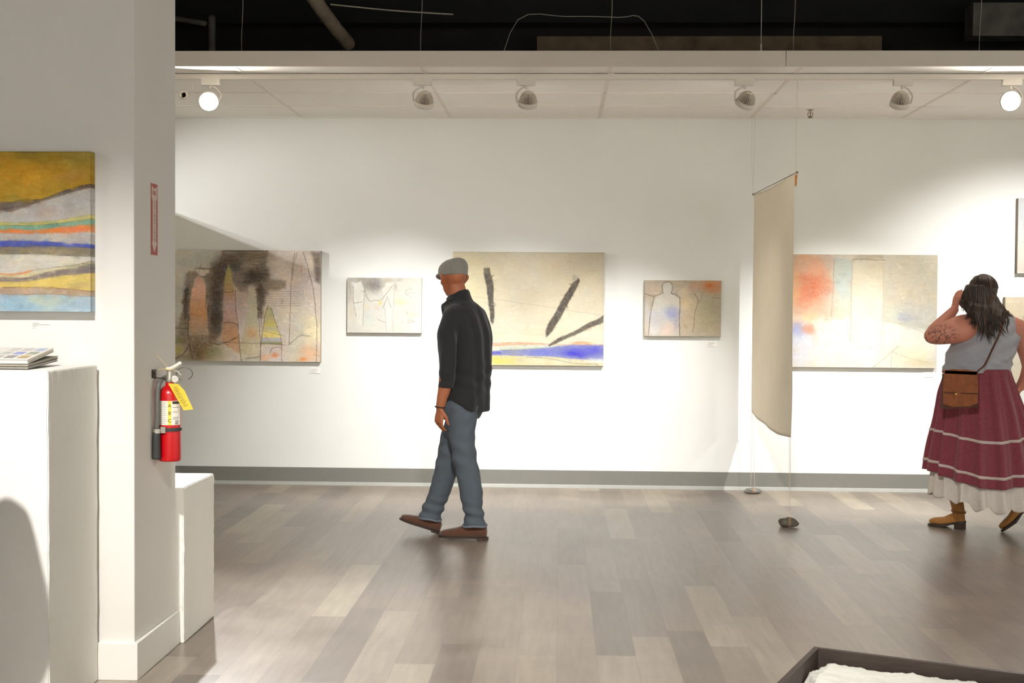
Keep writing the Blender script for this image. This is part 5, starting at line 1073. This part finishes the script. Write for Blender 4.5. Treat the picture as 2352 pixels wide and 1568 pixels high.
# skirt
def skirt(name, m, ys, sag, folds_n, amp, zl_extra=0, parent=None, off=0, rag=0):
    """ys: (pixel y, left, right, half depth); a gathered shell"""
    rows = catmull([list((wp(L_, y)+wp(R__, y))/2)+[(wp(R__, y)-wp(L_, y)).length/2, hd, s_, am] for (y, L_, R__, hd), s_, am in zip(ys, sag, amp)], 7)
    n = 220; bm = NB(); prev = None
    for k, q in enumerate(rows):
        ring = []; fr = k/(len(rows)-1)
        for i in range(n):
            t = 2*math.pi*i/n; ca, sa = math.cos(t), math.sin(t)
            fold = q[6]*(math.sin(folds_n*t+1.3*math.sin(2*t)+.8*fr)+.28*math.sin(round(folds_n*1.9)*t+2+fr*2)+.5*mnoise.noise(Vector((ca*6, sa*6, fr*2+folds_n))))
            r1, r2 = q[3]+fold+off, q[4]+fold+off
            zz = q[2]+q[5]*abs(ca)**1.6*(1 if ca < 0 else .55)
            if rag: zz += rag*fr**4*(math.sin(round(folds_n*.8)*t+1)+.6*mnoise.noise(Vector((ca*9, sa*9, 1))))
            ring.append(bm.verts.new((q[0]+ca*r1, q[1]+sa*r2, zz)))
        if prev:
            for i in range(n): bm.faces.new((prev[i], prev[(i+1) % n], ring[(i+1) % n], ring[i]))
        prev = ring
    o = obj(name, bm, m, parent, True); o.modifiers.new('thick', 'SOLIDIFY').thickness = .003; return o
BURG = mat('burgundy_cotton', (128, 52, 62), .85, .16, 90, .6, 250, sheen=.2)
YS = [(846, 2172, 2318, .155), (870, 2166, 2324, .175), (905, 2157, 2334, .20), (940, 2153, 2344, .225), (985, 2147, 2354, .25), (1030, 2139, 2364, .275), (1070, 2133, 2370, .29), (1110, 2128, 2376, .30)]
SG = [0, 0, .015, .03, .05, .07, .085, .09]; AM = [.002, .005, .008, .011, .014, .017, .02, .022]
sk = skirt('skirt', BURG, YS, SG, 17, AM, parent=woman)
def band(y0, lab_):
    ys = [(y, np.interp(y, [a[0] for a in YS], [a[1] for a in YS]), np.interp(y, [a[0] for a in YS], [a[2] for a in YS]), np.interp(y, [a[0] for a in YS], [a[3] for a in YS])) for y in (y0, y0+3, y0+6)]
    return ys, [float(np.interp(y, [a[0] for a in YS], SG)) for y in (y0, y0+3, y0+6)], [float(np.interp(y, [a[0] for a in YS], AM)) for y in (y0, y0+3, y0+6)]
WT = mat('cream_ribbon', (196, 176, 166), .85, .06, 100)
def ribbon(k0, k1):
    """a strip laid over rings k0..k1 of the skirt mesh"""
    n = 220; me = sk.data; bm = NB(); g = [[None]*n for _ in range(k1-k0+1)]
    cen = None
    for a_ in range(k0, k1+1):
        for i in range(n):
            v = me.vertices[a_*n+i]; g[a_-k0][i] = bm.verts.new(v.co+v.normal*.0035*(1 if v.normal.dot(Vector((v.co.x-wp(2250, 900).x, v.co.y-WY, 0))) > 0 else -1))
    for a_ in range(k1-k0):
        for i in range(n): bm.faces.new((g[a_][i], g[a_][(i+1) % n], g[a_+1][(i+1) % n], g[a_+1][i]))
    o = obj('ribbon_trim', bm, WT, sk, True); o.modifiers.new('thick', 'SOLIDIFY').thickness = .002
ribbon(31, 32); ribbon(44, 45)
us = skirt('underskirt', mat('white_gauze', (206, 196, 184), .9, .05, 60, .5, 300), [(1050, 2152, 2350, .235), (1085, 2148, 2356, .25), (1125, 2143, 2366, .268), (1160, 2143, 2372, .28)], [.075, .085, .085, .075], 17, [.008, .012, .018, .026], parent=woman, rag=.022)
# hair
HAIR = bpy.data.materials.new('dark_brown_hair'); HAIR.use_nodes = True; N, L = HAIR.node_tree.nodes, HAIR.node_tree.links; b = N['Principled BSDF']; b.inputs['Roughness'].default_value = .42
tcn = N.new('ShaderNodeTexCoord'); mpn = N.new('ShaderNodeMapping'); mpn.inputs['Scale'].default_value = (60, 60, 5); L.new(tcn.outputs['Object'], mpn.inputs[0]); nz = N.new('ShaderNodeTexNoise'); nz.inputs['Scale'].default_value = 1.5; L.new(mpn.outputs[0], nz.inputs['Vector'])
cr = N.new('ShaderNodeValToRGB'); cr.color_ramp.elements[0].position = .35; cr.color_ramp.elements[1].position = .7; cr.color_ramp.elements[0].color = srgb((36, 27, 22)); cr.color_ramp.elements[1].color = srgb((92, 68, 52)); L.new(nz.outputs['Fac'], cr.inputs[0]); L.new(cr.outputs[0], b.inputs['Base Color'])
bm = NB()
R3 = MW.to_3x3()
bmesh.ops.create_uvsphere(bm, u_segments=28, v_segments=18, radius=1, matrix=MW @ Matrix.Translation((0, -.022, .034)) @ Matrix.Diagonal((.088, .104, .098, 1)))
loft(bm, [(wp(2251, 655, -2.02), (.085, 0, 0), (0, .075, 0)), (wp(2250, 680, -2.04), (.108, 0, 0), (0, .085, 0)), (wp(2255, 700, -2.06), (.128, 0, 0), (0, .08, 0)), (wp(2264, 713, -2.07), (.125, 0, 0), (0, .06, 0)), (wp(2276, 725, -2.085), (.09, 0, 0), (0, .035, 0)), (wp(2282, 736, -2.09), (.05, 0, 0), (0, .018, 0))], 30, 4)
def hair_f(co, no):
    v = np.empty(len(co))
    for i in range(len(co)):
        p = co[i]; v[i] = .006*mnoise.noise(Vector((p[0]*55, p[1]*55, p[2]*7)))+.007*mnoise.noise(Vector((p[0]*18, p[1]*18, p[2]*9)))
    return v
hair = fused('hair', bm, HAIR, woman, voxel=.006, smooth=3, folds=hair_f)
bm = NB(); random.seed(5)
# locks: bundles of strands that wave together and thin out to their tips
LOCKS = [(2217, 668, 2209, 708), (2219, 672, 2216, 716), (2222, 664, 2224, 728), (2226, 660, 2232, 722), (2230, 662, 2229, 738), (2234, 656, 2240, 730), (2238, 664, 2246, 744), (2243, 658, 2244, 756), (2247, 664, 2257, 770),
         (2250, 656, 2252, 784), (2254, 664, 2264, 752), (2257, 658, 2272, 776), (2260, 664, 2278, 792), (2264, 660, 2284, 770), (2267, 668, 2280, 756), (2270, 664, 2292, 744), (2273, 670, 2298, 762), (2276, 672, 2306, 738), (2280, 680, 2314, 758), (2284, 690, 2318, 728),
         (2228, 690, 2226, 734), (2240, 694, 2236, 748), (2252, 694, 2260, 760), (2264, 694, 2270, 782), (2274, 694, 2290, 780), (2282, 696, 2310, 748), (2246, 680, 2238, 722), (2258, 684, 2250, 742), (2270, 684, 2262, 740), (2280, 700, 2300, 772)]
for (lx, ly, tx_, ty_) in LOCKS:
    ph = random.uniform(0, 6.3); am = random.uniform(3, 7); fq = random.uniform(7, 11)
    for q_ in range(15):
        ox, oy = random.gauss(0, 3.4), random.uniform(-3, 3); spread = random.uniform(.25, 1); en = random.uniform(.8, 1.04); dy = random.uniform(0, .012); side = (lx+ox-2250)/36
        dep = math.sqrt(max(.05, 1-side*side)); Yb = -2.03-.09*dep; pts = []
        for k in range(12):
            t = k/11*en; px = lx+ox+(tx_-lx)*t**1.1+ox*.7*spread*math.sin(t*3)+am*min(1, t*1.6)*t*math.sin(ph+t*fq); py = ly+oy+(ty_-ly)*t
            Y = Yb-.012*math.sin(ph*1.7+t*fq)*t-dy-.02*(1-dep)*t
            if py > 715: Y = min(Y, -2.10-dy)
            pts.append(wp(px, py, Y))
        r0 = random.uniform(.0024, .0038); tube(bm, pts, [r0*f for f in (.7, 1, 1.1, 1.15, 1.15, 1.1, 1, .9, .75, .6, .42, .2)], 5, 2)
for q_ in range(70):
    a0 = random.uniform(-1.45, 1.45); p0 = MW @ Vector((.02*math.sin(a0), -.02, .133)); pts = []
    for k in range(7):
        t = k/6; th = t*1.5; pts.append(MW @ Vector((math.sin(a0)*.091*math.sin(th), -.022-math.cos(a0)*.107*math.sin(th), .034+.101*math.cos(th))))
    tube(bm, pts, [.002, .003, .0032, .0032, .003, .0028, .002], 5, 2)
# curl at the right shoulder
tube(bm, [wp(2300, 708, -2.05), wp(2310, 714, -2.06), wp(2317, 720, -2.06), wp(2314, 727, -2.06), wp(2308, 722, -2.06)], [.005, .005, .004, .003, .002], 6, 3)
tube(bm, [wp(2305, 715, -2.08), wp(2317, 735, -2.09), wp(2313, 752, -2.1), wp(2316, 765, -2.1)], [.006, .006, .004, .002], 6, 3)
obj('loose_strands', bm, HAIR, hair, True)
# boots
TAN = mat('tan_suede', (166, 112, 52), .7, .12, 80, .3, 250); BS = mat('dark_boot_sole', (56, 38, 26), .6, .1, 60)
def boot(heel, direc, pitch, shaft_top, label=None):
    sh = shoe(heel+Vector((0, 0, .0)), direc, pitch, woman, 'boot', .86, TAN, BS)
    return sh
def full_boot(heel, direc, pitch, top, rtop):
    d = Vector((direc[0], direc[1], 0)).normalized(); M = Matrix.Translation(heel) @ Matrix(((d.x, -d.y, 0, 0), (d.y, d.x, 0, 0), (0, 0, 1, 0), (0, 0, 0, 1))) @ Matrix.Rotation(-pitch, 4, 'Y')
    m3 = M.to_3x3(); bm = NB()
    prof = [(.004, .018, .048, .10), (.02, .030, .044, .12), (.05, .033, .036, .12), (.085, .034, .026, .105), (.12, .038, .018, .085), (.16, .043, .014, .068), (.20, .044, .014, .060), (.23, .036, .018, .052), (.248, .018, .026, .044)]
    loft(bm, [(M @ Vector((x, 0, (a+b_)/2)), m3 @ Vector((0, w_, 0)), m3 @ Vector((0, 0, (b_-a)/2))) for x, w_, a, b_ in prof], 26, 4, 2.4)
    tube(bm, [M @ Vector((.045, 0, .07)), M @ Vector((.045, 0, .12)), (M @ Vector((.042, 0, .15))).lerp(top, .35), top], [.042, .040, .042, rtop], 22, round_ends=False)
    bo = fused('boot', bm, TAN, woman, voxel=.005, smooth=3, folds=cloth_folds(.003, 14, 22, 4))
    bm = NB(); box(bm, (0, 0, 0), (.058, .06, .044)); bm.transform(M @ Matrix.Translation((.034, 0, .022))); 
    o_ = [(.0, .022), (.03, .034), (.08, .033), (.14, .042), (.19, .047), (.23, .040), (.254, .016)]; pts = o_+[(x, -w_) for x, w_ in o_[::-1]]
    def zz(x): return .042*(1-min(max((x-.05)/.07, 0), 1))+.002
    a_ = [bm.verts.new(M @ Vector((x, y, zz(x)))) for x, y in pts]; b2 = [bm.verts.new(M @ Vector((x, y, zz(x)+.014))) for x, y in pts]; n = len(pts)
    bm.faces.new(a_[::-1]); bm.faces.new(b2)
    for i in range(n): bm.faces.new((a_[i], a_[(i+1) % n], b2[(i+1) % n], b2[i]))
    obj('sole_and_heel', bm, BS, bo)
    bm = NB(); c = M @ Vector((.045, 0, .118)); u_, v_ = m3 @ Vector((1, 0, .1)), m3 @ Vector((0, 1, 0))
    tube(bm, [c+u_*.045*math.cos(t)+v_*.043*math.sin(t) for t in np.linspace(0, 2*math.pi, 20)], .005, 8, 1, flat=(Vector((0, 0, 1)), 1.5)); obj('ankle_strap', bm, mat('dark_tan_strap', (136, 86, 38), .6, .1, 80), bo, True)
hL = at(2216, 1216, Z=0); tL = at(2160, 1209, Z=0)
full_boot(hL, (tL-hL), 0, wp(2188, 1135, hL.y+.05), .034)
tR = at(2303, 1221, Z=0); dR = Vector((-.85, .30, 0)).normalized(); pr_ = math.radians(-38)
hR = tR-dR*(.25*math.cos(pr_)-.0)+Vector((0, 0, .155)); 
full_boot(hR, dR, pr_, hR+Vector((.02, .0, .16)), .036)
# bag
BAG = mat('brown_leather', (134, 74, 36), .8, .18, 40, .5, 160); BAGD = mat('dark_brown_leather', (80, 44, 24), .85, .15, 40, .4, 160)
by = -2.26
bag = empty('crossbody_bag', wp(2202, 938, by)); tag(bag, 'brown leather crossbody bag hanging behind the woman\'s hip', 'bag')
def bp_(x, y, dy=0): return wp(x, y, by+dy)
bm = NB(); q = [bp_(2167, 858), bp_(2240, 862), bp_(2243, 935), bp_(2164, 938)]
def prism(bm, q, y0, y1, bev=.006):
    a_ = [bm.verts.new(p+Vector((0, y0, 0))) for p in q]; b_ = [bm.verts.new(p+Vector((0, y1, 0))) for p in q]; n = len(q); fs = [bm.faces.new(a_), bm.faces.new(b_[::-1])]
    for i in range(n): fs.append(bm.faces.new((a_[i], b_[i], b_[(i+1) % n], a_[(i+1) % n])))
prism(bm, q, -.028, .028); obj('bag_body', bm, BAGD, bag, bevel=.012)
bm = NB(); prism(bm, [bp_(2166, 850), bp_(2185, 847), bp_(2215, 848), bp_(2240, 852), bp_(2243, 880), bp_(2242, 925), bp_(2222, 932), bp_(2185, 933), bp_(2164, 927), bp_(2163, 880)], -.034, -.026); prism(bm, [bp_(2167, 850), bp_(2240, 853), bp_(2240, 860), bp_(2167, 857)], -.034, .032); fl = obj('flap', bm, BAG, bag, bevel=.003)
bm = NB(); prism(bm, [bp_(2164, 899), bp_(2243, 902), bp_(2243, 905), bp_(2164, 902)], -.0365, -.033); obj('stitched_seam', bm, BAGD, fl)
bm = NB(); prism(bm, [bp_(2188, 893), bp_(2202, 893), bp_(2202, 917), bp_(2188, 917)], -.038, -.033); obj('closing_tab', bm, BAG, fl, bevel=.001)
bm = NB(); lathe(bm, [(.010, 0), (.010, .004), (.006, .008), (.001, .009)], Matrix.Translation(bp_(2195, 905, -.038)) @ Matrix.Rotation(math.radians(90), 4, 'X'), 20); obj('brass_clasp', bm, mat('brass', (196, 160, 90), .3, .05, 60, metal=.8), fl, True)
sp_ = [(2240, 860, -2.26), (2248, 850, -2.22), (2262, 837, -2.16), (2280, 800, -2.155), (2296, 766, -2.145), (2306, 737, -2.10), (2313, 722, -2.03), (2316, 715, -1.96), (2312, 722, -1.88)]
bm = NB(); tube(bm, [wp(*p) for p in sp_], .0062, 8, 3, flat=(Vector((0, 1, 0)), .5)); obj('strap', bm, BAGD, bag, True)

# ------------------------------------------------------------ a visitor at the plinth, left of the frame; throws the round shadow on its front
def vis(x, y, z): return Vector((x, y, z))
vx, vy = -2.07, -6.64; bm = NB(); MV = head(bm, (vx, vy, 1.60), 0, 1.0)
tube(bm, [vis(vx, vy-.02, 1.56), vis(vx, vy-.03, 1.46), vis(vx, vy-.03, 1.42)], [.055, .056, .07], 18)
loft(bm, [(vis(vx, vy-.03, z), Vector((a_, 0, 0)), Vector((0, b_, 0))) for z, a_, b_ in ((1.42, .15, .08), (1.3, .165, .10), (1.1, .15, .10), (.95, .16, .11), (.85, .16, .11))], 24, 3)
for s_ in (-1, 1):
    tube(bm, [vis(vx+s_*.17, vy-.02, 1.38), vis(vx+s_*.22, vy-.03, 1.15), vis(vx+s_*.2, vy+.04, .98), vis(vx+s_*.17, vy+.12, .86)], [.055, .045, .038, .028], 14)
    hand(bm, vis(vx+s_*.17, vy+.12, .86), (-s_*.1, .3, -.9), (-s_, 0, 0), -s_, .5, .95)
    tube(bm, [vis(vx+s_*.09, vy-.03, .9), vis(vx+s_*.1, vy-.03, .5), vis(vx+s_*.1, vy-.04, .10)], [.08, .052, .036], 14)
visitor = fused('person', bm, SKIN_M, voxel=.006, smooth=4); tag(visitor, 'visitor in dark clothes standing at the tall plinth, just outside the left edge', 'person'); eyes(MV, visitor)
bm = NB(); loft(bm, [(vis(vx, vy-.03, z), Vector((a_, 0, 0)), Vector((0, b_, 0))) for z, a_, b_ in ((1.475, .07, .07), (1.45, .12, .09), (1.40, .185, .11), (1.3, .2, .125), (1.1, .19, .125), (.95, .195, .13), (.82, .2, .135))], 30, 4)
for s_ in (-1, 1): tube(bm, [vis(vx+s_*.165, vy-.02, 1.385), vis(vx+s_*.23, vy-.03, 1.15), vis(vx+s_*.205, vy+.04, .98), vis(vx+s_*.18, vy+.10, .90)], [.075, .062, .052, .045], 18)
fused('sweater', bm, mat('dark_sweater', (52, 54, 60), .9, .1, 200, .5, 300), visitor, voxel=.008, smooth=3, folds=cloth_folds(.006, 8, 6, 12))
bm = NB(); loft(bm, [(vis(vx, vy-.03, .98), Vector((.175, 0, 0)), Vector((0, .12, 0))), (vis(vx, vy-.03, .8), Vector((.185, 0, 0)), Vector((0, .125, 0)))], 28, 3)
for s_ in (-1, 1): loft(bm, [(vis(vx+s_*.09, vy-.03, .88), Vector((.1, 0, 0)), Vector((0, .11, 0))), (vis(vx+s_*.1, vy-.03, .5), Vector((.075, 0, 0)), Vector((0, .08, 0))), (vis(vx+s_*.1, vy-.04, .1), Vector((.06, 0, 0)), Vector((0, .07, 0)))], 22, 4)
fused('trousers', bm, mat('dark_trousers', (46, 46, 50), .9, .1, 200, .4, 300), visitor, voxel=.008, smooth=3)
for s_ in (-1, 1): shoe(vis(vx+s_*.1, vy-.1, 0), (s_*.15, 1), 0, visitor, k=.92)
